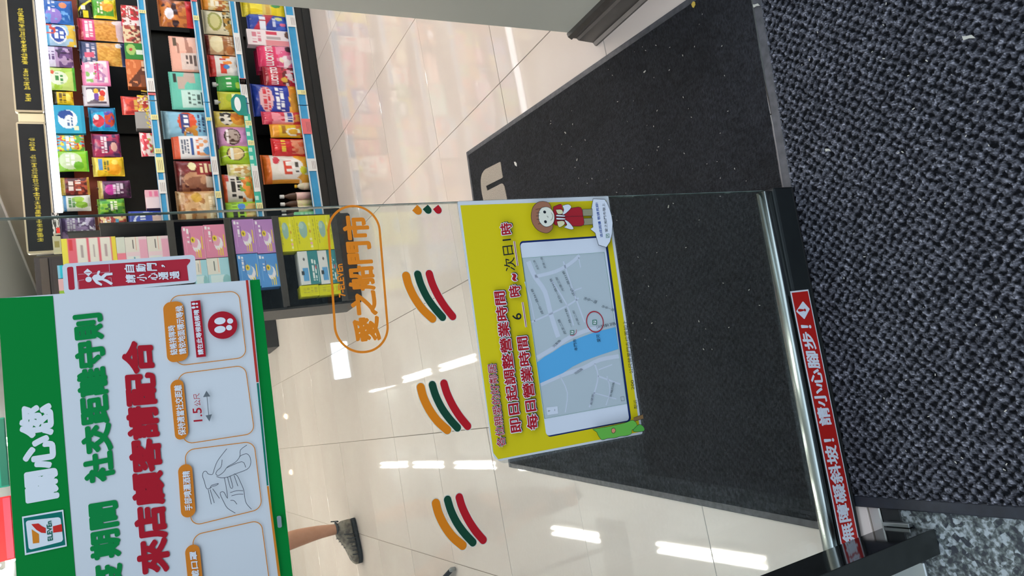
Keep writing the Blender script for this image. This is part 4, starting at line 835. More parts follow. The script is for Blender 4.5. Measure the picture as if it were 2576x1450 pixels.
t = pack('snack_pack', 'round ended blue packet behind the glass on the top shelf', (328, 529, 414, 578), 4.32, ['2a3f9c', ('E', .5, .55, .42, .36, 'c8d0e6'), ('E', .5, .55, .36, .31, '2440a4'), ('T', .25, .6, .75, .78, 'e6e8f0', 1), ('R', .3, .1, .7, .4, 'd8b8b0')], 'pouch', 'packet', None, .03, on_shelf(3))
stks = thing('chocolate_sticks', 'bundle of thin yellow and black sticks on the top shelf', 'sweets', (onY(355, 214, 4.31)[0], 4.345, on_shelf(3)))
for k_ in range(6):
    xx = -.045+.017*k_; ob('stick', MB().tube([(xx, 0, 0), (xx+.012, .004, .06)], .005, 8), mat('stick_yellow' if k_ % 2 else 'stick_dark', 'c9a82c' if k_ % 2 else '4a3a1c', .4), stks)
L3 = [
 ('brown and red noodle snack bag by the wall end', (402, -8, 486, 62), ['a3552a', ('N', 9, .45, 0, 0, 1, 1, 'c87a3c'), ('R', 0, 0, 1, .28, 'c9282c'), ('N', 7, .6, 0, .4, 1, 1, '3a1f24'), ('E', .4, .75, .2, .12, 'e8e4f0')], 'pillow', .07),
 ('peach pink nut pouch with a white label', (432, 89, 496, 177), ['e3ab9a', ('R', .05, .05, .5, .72, 'd9c6c0'), ('T', .1, .2, .45, .6, '5a4a48', 3), ('R', .55, .1, .95, .85, 'e9b9a8'), ('N', 6, .55, .5, .3, 1, .8, 'a9786a'), ('R', .7, .8, .95, .92, '5a4a3c')], 'pouch', .04),
 ('teal nut pouch with a pale label', (432, 179, 512, 273), ['63bfae', ('R', .05, .05, .5, .74, 'bfe0da'), ('T', .1, .2, .45, .6, '46605c', 3), ('R', .1, .12, .45, .18, '2c4a48'), ('N', 6, .55, .52, .3, 1, .8, 'b8a49a'), ('R', .7, .82, .95, .92, '2a2c2a')], 'pouch', .04),
 ('light blue prawn snack bag with red and navy logo', (412, 274, 515, 345), ['8cc3e0', ('E', .55, .5, .42, .2, 'd8512f'), ('R', .15, .46, .85, .64, '33407e'), ('T', .18, .48, .82, .62, 'eef0f4', 1), ('N', 7, .5, 0, .1, .4, .6, 'c98a34'), ('T', .2, .12, .85, .3, '3c4a78', 2), ('R', 0, .9, 1, 1, 'a8d4ea')], 'pillow', .07),
 ('white popcorn pouch with an orange top', (437, 338, 524, 397), ['e6e6ea', ('R', 0, .86, 1, 1, 'd9532c'), ('R', .15, .5, .85, .58, '2f4f8e'), ('T', .15, .36, .85, .48, 'd9683c', 1), ('N', 8, .45, .1, .05, .9, .36, 'e0a070'), ('E', .3, .16, .16, .1, '4f8fc0'), ('T', .2, .62, .8, .82, '5b6478', 3)], 'pouch', .05),
 ('dark red chocolate bag with a cream picture', (445, 400, 534, 480), ['6f2426', ('R', 0, .0, .5, 1, '5a2a24'), ('E', .35, .55, .25, .3, 'b88a6a'), ('N', 7, .5, 0, .1, .45, .9, '8c5a44'), ('E', .8, .6, .15, .1, 'e6e0b0'), ('R', .5, .05, .95, .5, '8c2026'), ('T', .55, .1, .9, .45, 'e0cfa4', 3), ('R', .1, .05, .45, .3, 'd9c9b8')], 'pillow', .06),
 ('beige almond bag with a gold round seal, crossed by the glass edge', (449, 476, 546, 562), ['cfa87c', ('N', 5, .5, 0, 0, 1, 1, 'e2c9a0'), ('N', 8, .6, 0, .2, 1, 1, 'a5713f'), ('E', .78, .55, .16, .13, 'c9a03c'), ('R', .1, .05, .9, .35, 'd9bc8c'), ('T', .15, .1, .8, .3, 'f0e2c4', 2)], 'pillow', .06)]
for lb_, bx, ops, kd, dp in L3: pack('snack_bag', lb_, bx, 4.315, ops, kd, 'snack bag', None, dp, on_shelf(2))
L2 = [
 ('beige and yellow biscuit bag at the wall end of the third shelf', (510, -8, 590, 22), ['d9b56a', ('N', 6, .5, 0, 0, 1, 1, 'e6d8b0'), ('R', 0, .85, 1, 1, 'e0902c'), ('N', 8, .6, 0, 0, 1, .6, 'a8602c'), ('T', .2, .5, .8, .8, 'ece6d4', 2)], 'pillow', .05),
 ('cream bag with olive green round print', (514, 23, 594, 83), ['dcd6b8', ('E', .5, .68, .4, .22, '9a9a4a'), ('E', .5, .68, .3, .15, 'c8c48a'), ('T', .1, .22, .9, .48, '4a3f22', 2), ('R', 0, 0, 1, .1, '6b5a34'), ('N', 8, .6, 0, .05, 1, .4, 'b5893c')], 'pillow', .05),
 ('cream and brown caramel cookie bag', (518, 84, 598, 134), ['c9a47a', ('E', .5, .66, .42, .22, 'e6dab0'), ('N', 7, .5, 0, 0, 1, .5, '9c6438'), ('R', 0, .9, 1, 1, '6f3028'), ('T', .1, .2, .9, .4, 'd9bfa0', 2), ('E', .2, .3, .2, .12, 'b5713c')], 'pillow', .05),
 ('red topped white snack bag with orange pictures', (528, 135, 603, 190), ['e0dcd8', ('R', 0, .82, 1, 1, 'b82a24'), ('R', 0, 0, 1, .1, 'c8402c'), ('N', 7, .45, .4, .1, 1, .6, 'e08a3c'), ('T', .1, .5, .8, .78, 'c4382c', 1), ('E', .4, .5, .1, .09, '3a7fc4')], 'pillow', .05),
 ('yellow cow spotted snack bag', (535, 276, 615, 318), ['dcc85c', ('E', .5, .62, .4, .2, 'e8e4da'), ('N', 9, .55, .1, .45, .9, .8, '33302c'), ('E', .5, .3, .4, .22, 'e09a34'), ('N', 8, .6, .1, .1, .9, .5, 'c8702a')], 'pillow', .05),
 ('lilac bag with a chocolate bread picture', (548, 313, 622, 372), ['cf92c4', ('E', .5, .58, .36, .24, '3a2420'), ('E', .5, .57, .31, .2, 'b0a098'), ('N', 10, .5, .25, .4, .75, .75, '54382f'), ('T', .2, .68, .8, .8, 'f0e8ec', 1), ('R', 0, 0, 1, .12, 'e0b0d8')], 'pillow', .06),
 ('lime green bag with a sliced bun picture', (555, 360, 626, 412), ['aed42c', ('E', .5, .55, .34, .27, '4a3a20'), ('E', .5, .55, .3, .23, 'dcc08a'), ('D', 1, .3, .62, .66, 'f2e6c4'), ('R', .2, .62, .8, .72, 'eef0e6')], 'pillow', .06),
 ('pale yellow bread snack bag behind the lime one', (576, 410, 628, 445), ['e0d68a', ('E', .5, .5, .3, .3, 'c89a54'), ('N', 8, .55, 0, 0, 1, 1, 'efe8c8')], 'pillow', .04),
 ('white and orange bag with black lettering and vegetables', (556, 434, 632, 508), ['e8e4dc', ('R', 0, .86, 1, 1, 'e4622c'), ('T', .1, .45, .9, .8, '1c1a18', 2), ('E', .5, .24, .4, .18, 'e8923a'), ('N', 7, .5, 0, .1, 1, .45, 'c9722c'), ('N', 9, .6, .3, .2, 1, .5, '7da83c'), ('R', .7, .78, .95, .88, 'd23a2c')], 'pillow', .06),
 ('lime green bag with black lettering at the glass edge', (559, 504, 638, 562), ['9ad02c', ('T', .1, .45, .9, .8, '20261a', 2), ('E', .5, .22, .4, .18, 'dcc88a'), ('E', .75, .5, .15, .1, '3f78c0'), ('N', 7, .55, .1, .05, .9, .4, 'c9a45c')], 'pillow', .06)]
for lb_, bx, ops, kd, dp in L2: pack('snack_bag', lb_, bx, 4.315, ops, kd, 'snack bag', None, dp, on_shelf(1))
spm = mat('white_cap', 'dcdfe0', .35)
for lb_, bx, ops in (('green spouted drink pouch with a white cap', (548, 186, 606, 226), ['1f8a3c', ('T', .2, .5, .8, .75, 'dfe8dc', 1), ('E', .3, .25, .2, .12, '9cc43c'), ('R', 0, 0, 1, .15, 'b8d0b0')]), ('yellow green spouted drink pouch with a white cap', (553, 227, 610, 273), ['bdbf2a', ('E', .6, .6, .22, .16, '9ab42c'), ('T', .2, .4, .8, .6, 'e4e4b4', 1), ('R', 0, 0, .5, .2, 'e0e0d0')])):
    t = pack('drink_pouch', lb_, bx, 4.32, ops, 'pouch', 'drink', None, .05, on_shelf(1)); h = onY(bx[0], (bx[1]+bx[3])/2, 4.32)[2]-on_shelf(1)
    ob('spout_cap', MB().lathe((-.01, 0, h), [(.007, -.004), (.007, .006), (.014, .008), (.0145, .028), (.012, .031)], 14), spm, t)
tk = thing('shelf_talker', 'teal shelf card with a white oval clipped to the rail', 'card', (onY(600, 262, 4.28)[0], 4.280, .47))
ob('card', MB().prism(rpoly([(-.07, 0), (.055, 0), (.065, .055), (.03, .085), (-.03, .088), (-.07, .05)], .008), -.001, .001), mat('teal_card', '0f7d76', .4), tk)
mb = MB(); flat(mb, ellipse((0, .05), .045, .018, 24), -.0013); ob('print', mb, wt, tk, fixn=False)
tl_ = thing('price_strip', 'teal strip with pale checks laid along the third shelf rail', 'price strip', (1.62, 4.2835, .457))
ob('strip', MB().box((-.30, -.001, 0), (.30, .001, .036)), mat('teal_strip', '2fae9c', .4), tl_)
mb = MB(); [mb.box((-.29+.05*k_, -.0016, .014), (-.265+.05*k_, -.001, .033)) for k_ in range(12)]; ob('pale_checks', mb, mat('pale_check', 'bfe3d6', .4), tl_)['kind'] = 'stuff'
ls = [('LUCKY STICK', .04, .62, .97, .84, 'f0e2e6', .05)]
L1 = [
 ('yellow sweet bar bag at the wall end of the lowest shelf', (611, -6, 714, 40), ['e2cc1e', ('N', 5, .5, 0, .6, 1, 1, 'f0e04a'), ('R', 0, .4, 1, .6, 'd4c46c'), ('T', .1, .42, .9, .58, 'c8a04a', 1), ('R', .1, .05, .6, .3, 'f0d82a'), ('E', .6, .3, .12, .1, '3f8a4a'), ('R', 0, .85, 1, .9, 'b8a41a')], 'pillow', .06),
 ('navy blue wafer bag with a red band', (626, 30, 716, 80), ['27409a', ('D', .35, 1, .72, .95, 'a8243c'), ('T', .1, .62, .9, .82, 'dfe4f2', 1), ('N', 7, .6, 0, .0, 1, .4, '3f62c0'), ('E', .7, .3, .1, .09, 'c8cf8a'), ('E', .4, .22, .08, .08, 'd8688c'), ('T', .3, .38, .7, .5, 'c8d0ea', 1)], 'pillow', .05),
 ('pink and white mochi box standing on end', (622, 76, 722, 114), ['e8dde2', ('R', 0, .62, 1, 1, 'eadfe4'), ('R', 0, .02, .35, .62, 'd98a94'), ('T', .15, .7, .85, .92, 'c87a8c', 2), ('R', .7, .35, .92, .6, 'c8425a'), ('E', .75, .1, .25, .1, '6b4a40'), ('R', .4, .3, .6, .6, 'b0a4a8')], 'box', .05),
 ('hot pink stick biscuit bag with white lettering', (652, 104, 733, 165), ['d83a6a', ('R', .0, .0, 1, .5, 'dc5a88'), ('N', 7, .55, 0, 0, 1, .55, 'e890b0'), ('E', .25, .4, .1, .08, 'f0e8d0'), ('E', .7, .2, .12, .1, '4a2c38'), ('N', 9, .66, 0, 0, 1, .4, 'f4e6ec'), ('R', 0, .88, 1, 1, 'c2285a')], 'pillow', .05),
 ('dark red stick biscuit bag with white lettering', (667, 164, 738, 212), ['b8243a', ('N', 7, .5, 0, 0, 1, .5, '6b2028'), ('E', .25, .45, .12, .1, 'd9b04a'), ('R', .3, .25, .8, .35, 'e0a0b0'), ('N', 9, .64, 0, 0, 1, .4, 'd8c8cc'), ('R', 0, .9, 1, 1, '8c1c2c')], 'pillow', .05),
 ('navy blue chicken chip bag with orange corner', (638, 206, 748, 288), ['20349a', ('E', .5, .74, .4, .14, 'e2b8c0'), ('T', .15, .66, .85, .82, 'c8303c', 2), ('T', .15, .38, .85, .58, 'eef0f6', 2), ('R', 0, 0, 1, .26, 'e0902c'), ('E', .4, .14, .3, .14, 'c88a2c'), ('N', 8, .55, .1, 0, .9, .28, 'f0b84a'), ('R', 0, .92, 1, 1, '2a48b4')], 'pillow', .08),
 ('red and pink striped candy bag', (663, 277, 752, 310), ['c83448', ('N', 6, .45, 0, .3, 1, 1, 'e890a0'), ('R', .1, .3, .9, .5, 'e6dce0'), ('T', .15, .32, .85, .48, '3a4a9c', 1), ('N', 9, .6, 0, 0, 1, .3, 'd88a3a'), ('R', 0, .8, 1, 1, 'd0405c')], 'pillow', .05),
 ('yellow small snack bag with a white ring', (684, 309, 755, 343), ['dcb81c', ('R', 0, .8, 1, 1, 'e09a2c'), ('E', .35, .4, .28, .2, 'f0ecd8'), ('E', .35, .4, .2, .14, 'dca828'), ('T', .2, .6, .85, .78, '9c6a14', 1), ('N', 8, .55, 0, 0, 1, .3, 'c8602a')], 'pillow', .05),
 ('bright red spicy snack bag with yellow lettering', (688, 344, 762, 390), ['bf2024', ('T', .2, .66, .85, .82, 'e2c43c', 1), ('E', .4, .25, .35, .2, 'd2603c'), ('N', 8, .5, .1, .05, .9, .5, 'd88a6a'), ('R', 0, 0, 1, .07, '3a2a6c')], 'pillow', .06),
 ('large white and orange puffed rice bag with a red label', (664, 384, 778, 458), ['e8e4dc', ('R', 0, .86, 1, 1, 'e8772a'), ('N', 5, .4, 0, 0, 1, .35, 'e8a83a'), ('R', 0, .3, .12, .86, 'e8a03c'), ('E', .5, .45, .38, .26, 'eeeae6'), ('R', .25, .42, .75, .6, 'd0442e'), ('T', .3, .44, .7, .58, 'f4f0ec', 1), ('T', .3, .3, .7, .4, '4a4440', 1), ('E', .75, .74, .14, .07, 'c8384a'), ('E', .4, .2, .14, .07, 'e0dc3a')], 'pillow', .08)]
for i, (lb_, bx, ops, kd, dp) in enumerate(L1):
    t = pack('snack_bag', lb_, bx, 4.315, ops, kd, 'snack bag', 'stick biscuit bags' if 'stick' in lb_ else None, dp, on_shelf(0), lettering=ls if 'stick' in lb_ else None)
    if 'hot pink' in lb_: copies(t, 2, .05, 'hot pink stick biscuit bag in the row of them', -.004, 0)
    if 'dark red stick' in lb_: copies(t, 2, .05, 'dark red stick biscuit bag in the row of them', .004, 0)
# small drink bottles at the lowest shelf
def bottle(label, px, py, hh, r, bodyc, capc, labc, Yb=4.36, group='small drink bottles'):
    x = onY(px, py, Yb)[0]; t = thing('drink_bottle', label, 'bottle', (x, Yb, on_shelf(0)), 0, group)
    ob('bottle_body', MB().lathe((0, 0, 0), [(r*.9, 0), (r, .006), (r, hh*.62), (r*.8, hh*.74), (r*.42, hh*.84), (r*.4, hh*.9)], 18), mat('bottle_'+bodyc, bodyc, .2), t)
    ob('cap', MB().lathe((0, 0, hh*.88), [(r*.48, 0), (r*.5, .003), (r*.5, hh*.11), (r*.42, hh*.12)], 16), mat('cap_'+capc, capc, .4), t)
    ob('paper_label', MB().lathe((0, 0, 0), [(r+.0006, hh*.1), (r+.0008, hh*.1), (r+.0008, hh*.55), (r+.0006, hh*.55)], 18), noise_mat('lab_'+labc, labc, 'c9b0a0', 60, rough=.5), t)
bottle('small clear bottle with a yellow cap beside the puffed rice bag', 760, 469, .115, .022, 'cfcab0', 'dcb02c', 'c4bf9c')
for i, (py, lc, nm) in enumerate(((494, 'd9a9b0', 'pink label'), (513, 'c9cf8c', 'yellow green label'), (528, 'c8d09a', 'pale green label'), (541, 'd0d49c', 'washed out label'))):
    bottle('brown vitamin drink bottle with white cap and %s' % nm, 760, py, .215, .024, '4a3428', 'dfe0e0', lc, 4.35+.008*(i % 2))
pack('snack_pack', 'bright green lidded tub at the glass edge on the lowest shelf', (741, 533, 795, 548), 4.315, ['7fd09a', ('T', .1, .3, .9, .8, 'c8ecd2', 3)], 'box', 'packet', None, .05, on_shelf(0))
# price tickets on the rails
def NEAR(p):
    b = min((o_ for o_ in bpy.data.objects if not o_.parent and o_.name.split('.')[0] in ('snack_bag', 'snack_pack', 'drink_pouch', 'drink_bottle') and o_.location.z > p[2]-.08), key=lambda o_: abs(o_.location.x-p[0])+abs(o_.location.z-p[2])*2)
    return 'the '+' '.join(b['label'].split()[:4])
tgm = mat('ticket_yellow', 'e4e0a0', .5); tgw = mat('ticket_white', 'e2e2e2', .5); tgr = mat('ticket_red', 'd86a70', .5)
tn = 0
for (px, py, wx, mt, nm) in ((490, 45, .03, tgm, 'yellow'), (487, -2, .03, tgr, 'red'), (366, 30, .02, tgm, 'yellow'), (372, 215, .09, tgw, 'white'), (371, 235, .02, tgr, 'red'), (383, 295, .03, tgm, 'yellow'), (394, 380, .03, tgm, 'yellow'), (399, 415, .09, tgm, 'yellow'), (410, 470, .08, tgw, 'white'),
                         (536, 300, .02, tgm, 'yellow'), (533, 417, .11, tgw, 'white'), (546, 490, .04, tgm, 'yellow'), (598, 110, .14, tgw, 'white'), (614, 222, .12, tgw, 'white'), (612, 205, .04, tgr, 'red'), (637, 450, .16, tgw, 'white'), (644, 521, .05, tgm, 'yellow'),
                         (719, 52, .08, tgw, 'white'), (747, 232, .03, tgm, 'yellow'), (761, 318, .10, tgr, 'pink'), (774, 415, .08, tgw, 'white'), (625, 310, .03, tgm, 'yellow'), (631, 360, .03, tgm, 'yellow')):
    p = onY(px, py, 4.282); i_ = min(range(4), key=lambda q: abs((SHELF[q][1]+SHELF[q][2])/2-p[2])); z0 = SHELF[i_][1]+.002; tn += 1
    t = thing('price_ticket', '%s %s price ticket on the %s shelf rail, below %s' % ('narrow' if wx < .025 else 'small' if wx < .05 else 'wide', nm, ['lowest', 'second lowest', 'third', 'top'][i_], NEAR(p)), 'price tag', (p[0], 4.2815, z0), 0, 'price tickets on the rails')
    ob('ticket', MB().box((-wx/2, -.0012, 0), (wx/2, 0, SHELF[i_][2]-z0-.002)), mt, t)
    mb = MB(); [mb.box((-wx*.35, -.0016, .008+k_*.009), (wx*.3, -.0012, .010+k_*.009)) for k_ in range(3)]; ob('print', mb, mat('ticket_ink', '6a5a58', .5), t)['kind'] = 'stuff'

# ================================================================== RACK OF MASK BOXES
RY = 4.10
mk_ = thing('mask_rack', 'black display rack of face mask boxes behind the glass', 'shelving', (.97, RY, 0))
def zpx(px, py, Y_=RY): return float(onY(px, py, Y_)[2])
RX0, RX1 = .70, 1.222
rz = [zpx(846, 640), zpx(698, 640), zpx(572, 610), zpx(428, 620)]
for x in (RX0-.012, RX1): ob('side_panel', MB().box((x, RY+.03, 0), (x+.012, RY+.36, 1.30), .001), blackp, mk_, world=True)
ob('back_panel', MB().box((RX0, RY+.35, 0), (RX1, RY+.36, 1.30)), blackp, mk_, world=True)
ob('base', MB().box((RX0, RY+.0, 0), (RX1, RY+.35, rz[0]-.022), .004), blackp, mk_, world=True)
for z in rz:
    ob('shelf', MB().box((RX0, RY+.0, z-.018), (RX1, RY+.35, z), .0015), blackp, mk_, world=True)
    ob('shelf_lip', MB().box((RX0, RY-.004, z-.03), (RX1, RY-.0005, z+.006), .001), noise_mat('charcoal_strip', '2c2a29', '363432', 10, rough=.4), mk_, world=True)
def stack(lst):   # lst from the bottom up: (label, box px, ops, y)
    pass
mkop = lambda c, c2: [c, ('R', .1, .1, .5, .45, c2), ('E', .45, .36, .17, .16, 'e9e6ee'), ('E', .45, .5, .09, .09, 'e8cf3a'), ('E', .45, .5, .04, .05, '6b5a20'), ('R', .78, .32, .82, .78, 'e8cf3a'), ('T', .12, .75, .5, .86, 'e8e4ee', 1), ('R', .1, .88, .22, .97, 'e9e6ee'), ('R', .2, .64, .6, .66, '5b4a72'), ('R', .2, .6, .5, .61, '5b4a72'), ('R', .3, .12, .8, .15, 'e8cf3a'), ('R', .3, .18, .8, .21, 'e8cf3a'), ('R', .3, .24, .8, .27, 'e8cf3a')]
# front faces are read in upright orientation: u to the right, v up
def mkbox(c, c2): return [c, ('R', .0, .0, 1, .03, c2), ('E', .42, .40, .2, .2, 'e9e6ee'), ('E', .5, .47, .16, .16, c2), ('E', .58, .55, .09, .11, 'e8cf3a'), ('E', .58, .55, .05, .04, '7a6a20'), ('R', .3, .1, .68, .14, 'e8cf3a'), ('R', .05, .22, .30, .26, 'e8cf3a'), ('R', .05, .32, .30, .36, 'e8cf3a'), ('R', .05, .42, .30, .46, 'e8cf3a'), ('T', .5, .72, .92, .84, 'f0ecf4', 1), ('R', .86, .84, .96, .94, 'f0ecf4'), ('R', .45, .64, .8, .67, '5b4a72'), ('R', .2, .85, .6, .87, c2)]
yb = ['d6d40c', ('E', .6, .62, .24, .2, '8fb4aa'), ('E', .72, .7, .1, .12, 'a8c8bf'), ('D', .0, 1, .255, .345, 'ddd84a'), ('E', .2, .3, .04, .06, 'e6a0b4'), ('E', .1, .3, .035, .06, 'e8e6c0'), ('E', .32, .3, .035, .07, 'e8e6c0'), ('E', .55, .3, .05, .05, 'c9a02c'), ('E', .75, .3, .05, .06, 'e4e27a'), ('T', .3, .08, .9, .16, 'a8a62c', 1), ('T', .2, .86, .9, .93, 'b4b22c', 1)]
tb = ['d9dde0', ('R', 0, 0, 1, .52, '2f8088'), ('R', .1, .56, .5, .86, '5a9fd4'), ('R', .3, .78, .42, .92, '2a3a44'), ('E', .75, .72, .05, .05, '4a5058'), ('T', .1, .14, .8, .4, 'dfe9ea', 2), ('E', .5, .17, .05, .04, 'c8606a'), ('R', .05, .05, .6, .09, 'cfdfe0')]
pw = ['ecd0dc', ('R', 0, .0, .9, .36, 'e8aac4'), ('R', .45, .38, 1, 1, 'e4ded8'), ('R', .0, .4, .3, .95, 'dfe2e4'), ('R', .55, .62, .9, .66, '5f5a5c'), ('R', .5, .5, 1, .515, 'e89a8a'), ('T', .0, .6, .3, .7, '6f9cb4', 1)]
lbx = ['a8d8e8', ('R', .45, .45, 1, 1, 'e4e2dc'), ('R', 0, .3, .4, .9, 'd4e8ee'), ('R', .55, .66, .9, .7, '5f6a6c'), ('R', .5, .5, 1, .52, 'f0a080'), ('E', .2, .2, .2, .18, '8fc4cc')]
GPN = 'mask boxes on the black rack'
def mb2(lab, bx, ops, zb, dy=0, d=.085):
    t = pack('mask_box', lab, bx, RY+.002+dy, ops, 'box', 'box', GPN, d, zb); return zb+max(v.co.z for v in t.children[1].data.vertices)
z = mb2('lilac face mask box, lower one of the right pair', (643, 552, 696, 637), mkbox('b07fc0', 'c79ad4'), rz[1]+.001); mb2('lilac face mask box, upper one resting on its twin', (588, 552, 643, 638), mkbox('b07fc0', 'c79ad4'), z+.001)
z = mb2('blue face mask box, lower one of the pair above the glass poster corner', (653, 638.5, 706, 722), mkbox('4f8fd4', '78aee4'), rz[1]+.001); mb2('blue face mask box, upper one resting on its twin', (600, 639, 654, 722), mkbox('4f8fd4', '78aee4'), z+.001)
z = mb2('pink face mask box, lower one of the pair', (515, 565, 570, 648), mkbox('d987a8', 'e2a4be'), rz[2]+.001); mb2('pink face mask box, upper one resting on its twin', (461, 569, 516, 653), mkbox('d987a8', 'e2a4be'), z+.001)
z = mb2('pale blue and white carton, lower one beside the pink boxes', (523, 649, 577, 722), lbx, rz[2]+.001); mb2('pale blue and white carton, upper one beside the red sticker end', (490, 654.5, 524, 722), lbx, z+.001)
z = mb2('bright yellow carton, bottom one of three', (796, 541, 842, 628), yb, rz[0]+.001); z = mb2('bright yellow carton, middle one of three', (744, 543, 798, 630), yb, z+.001); mb2('bright yellow carton, top one of three', (704, 546, 746, 633), yb, z+.001)
z = mb2('white and teal carton, lower one beside the yellow boxes', (803, 629.5, 846, 714), tb, rz[0]+.001); mb2('white and teal carton, upper one beside the yellow boxes', (753, 631.5, 805, 716), tb, z+.001)
z = mb2('yellow carton at the rack side, lower one', (803, 716, 846, 742), ['cfd00c', ('T', .3, .1, .8, .9, 'b4b22c', 4)], rz[0]+.001); mb2('yellow carton at the rack side, upper one', (756, 718, 804, 745), ['cfd00c', ('T', .3, .1, .8, .9, 'b4b22c', 4)], z+.001)
z = mb2('pink and cream carton standing under another', (372, 594, 426, 662), pw, rz[3]+.001); z = mb2('pink and cream carton on top of its twin', (316, 596, 372, 664), pw, z+.001)
z = mb2('low carton with a barcode under the yellow framed one', (294, 597, 315, 665), ['e87f96', ('R', .4, 0, 1, 1, 'd8dcd4'), ('T', .45, .05, .95, .95, '4a504a', 1)], z+.001)
z = mb2('tall yellow framed carton with three cream panels', (156, 598, 294, 668), ['ecd84a', ('R', 0, .09, 1, .9, 'dc6478'), ('R', 0, .55, .97, .735, 'e8e4de'), ('R', 0, .33, .97, .51, 'e8e4de'), ('R', 0, .11, .97, .29, 'e8e4de'), ('R', .3, .62, .75, .66, 'a89a9c'), ('R', .3, .4, .75, .44, 'a8989c'), ('R', .3, .18, .75, .22, 'b49ca2'), ('R', 0, .91, 1, 1, 'e8dc52'), ('R', .55, .8, .95, .88, 'c8303c')], z+.001)
for lb_, bx, ops in (('small white and black packet with a red corner on top of the rack', (131, 535, 156, 587), ['d9d6d4', ('N', 9, .5, 0, 0, 1, 1, '3a3836'), ('R', 0, 0, .25, .5, 'e02a20')]), ('small beige packet on top of the rack', (133, 594, 156, 636), ['b8b49a', ('R', .3, .2, .7, .8, '8c8248')]),
                     ('small cyan packet on top of the rack', (145, 668, 160, 700), ['2ac4e4', ('R', 0, .6, 1, 1, '8cc8e8')]), ('small pink and green packet on top of the rack', (148, 702, 163, 745), ['e8b8c0', ('R', 0, 0, .3, 1, '9ac43c')])):
    pack('small_packet', lb_.replace('rack', 'cartons'), bx, RY+.01, ops, 'box', 'packet', None, .03, z+.0012)
# ---- things farther back
brn = noise_mat('dark_brown_laminate', '30262a', '3a2f31', 6, rough=.45)
cb = thing('cabinet', 'tall dark brown cabinet behind the mask rack', 'cabinet', (1.16, 5.4, 0))
cx0, cx1, cz = .99, float(onY(88, 648, 5.2)[0]), zpx(88, 690, 5.2)
ob('carcass', MB().box((cx0, 5.2, 0), (cx1, 5.6, cz), .003), brn, cb, world=True)
ob('door_panel', MB().box((cx0+.02, 5.192, .1), (cx1-.02, 5.1995, cz-.09), .002), brn, cb, world=True)
ob('top_band', MB().box((cx0+.01, 5.19, cz-.075), (cx1-.01, 5.1995, cz-.03), .002), noise_mat('brown_band', '4a3d38', '54463f', 6, rough=.4), cb, world=True)
fg = thing('far_gondola', 'black shelving end standing far behind the mask rack', 'shelving', (1.2, 6.9, 0))
ob('base', MB().box((.80, 6.78, 0), (1.7, 7.3, .11), .004), blackp, fg, world=True); ob('back_panel', MB().box((.82, 7.0, .11), (1.7, 7.04, 1.1)), blackp, fg, world=True)
for z in (.4, .75, 1.08): ob('shelf', MB().box((.82, 6.82, z), (1.7, 7.26, z+.02), .002), blackp, fg, world=True)
sr = thing('side_rack', 'low black wire rack holding snack bags behind the mask rack', 'shelving', (1.05, 5.02, 0))
for x in (.93, 1.2):
    for y in (4.96, 5.1): ob('leg', MB().tube([(x, y, 0), (x, y, .5)], .006, 8), blackp, sr, world=True)
ob('wire_shelf', MB().box((.9, 4.93, .10), (1.22, 5.12, .112), .002), blackp, sr, world=True); ob('top_frame', MB().box((.9, 4.93, .49), (1.22, 5.12, .502), .002), blackp, sr, world=True)
for lb_, bx, ops in (('clear bag of orange crackers behind the mask rack', (664, 750, 722, 797), ['c98a5a', ('N', 8, .45, 0, 0, 1, 1, 'e0d8cc'), ('N', 10, .6, 0, 0, 1, 1, 'a8562c')]), ('clear bag of pale yellow crackers behind the mask rack', (716, 748, 776, 792), ['d8cfae', ('N', 8, .5, 0, 0, 1, 1, 'e2e0da'), ('N', 10, .62, 0, 0, 1, 1, 'c08a34')])):
    pack('snack_bag', lb_, bx, 4.90, ops, 'pillow', 'snack bag', None, .07, .113 if 'pale' in lb_ else None)
ck = thing('drinks_cooler', 'black drinks cooler with a bright lit band deep in the shop', 'cooler', (.85, 9.35, 0))
ob('cooler_body', MB().box((.4, 9.02, 0), (1.3, 9.7, 1.9), .01), blackp, ck, world=True); ob('lit_band', MB().box((.57, 9.0, 1.03), (1.02, 9.019, 1.22), .003), mat('cool_glow', 'dff0ff', .4, emit=7), ck, world=True)
for nm, x0, x1, c1, c2 in (('teal', .0, .46, '157f6c', '0e5a4a'), ('red', -.47, -.06, 'c4282c', 'd9485c')):
    t = thing('hanging_sign', '%s hanging board deep in the shop, just above the green poster' % nm, 'sign', ((x0+x1)/2, 6.0, 1.985))
    ob('board', MB().box((x0, 5.99, 1.985), (x1, 6.01, 2.3), .003), mat('board_'+nm, c1, .4), t, world=True); ob('lower_band', MB().box((x0+.01, 5.985, 1.99), (x1-.01, 5.9895, 2.03)), mat('band_'+nm, c2, .4), t, world=True)
    for x in (x0+.05, x1-.05): ob('cord', MB().tube([(x, 6, 2.3), (x, 6, 2.6)], .003, 6), blackp, t, world=True)
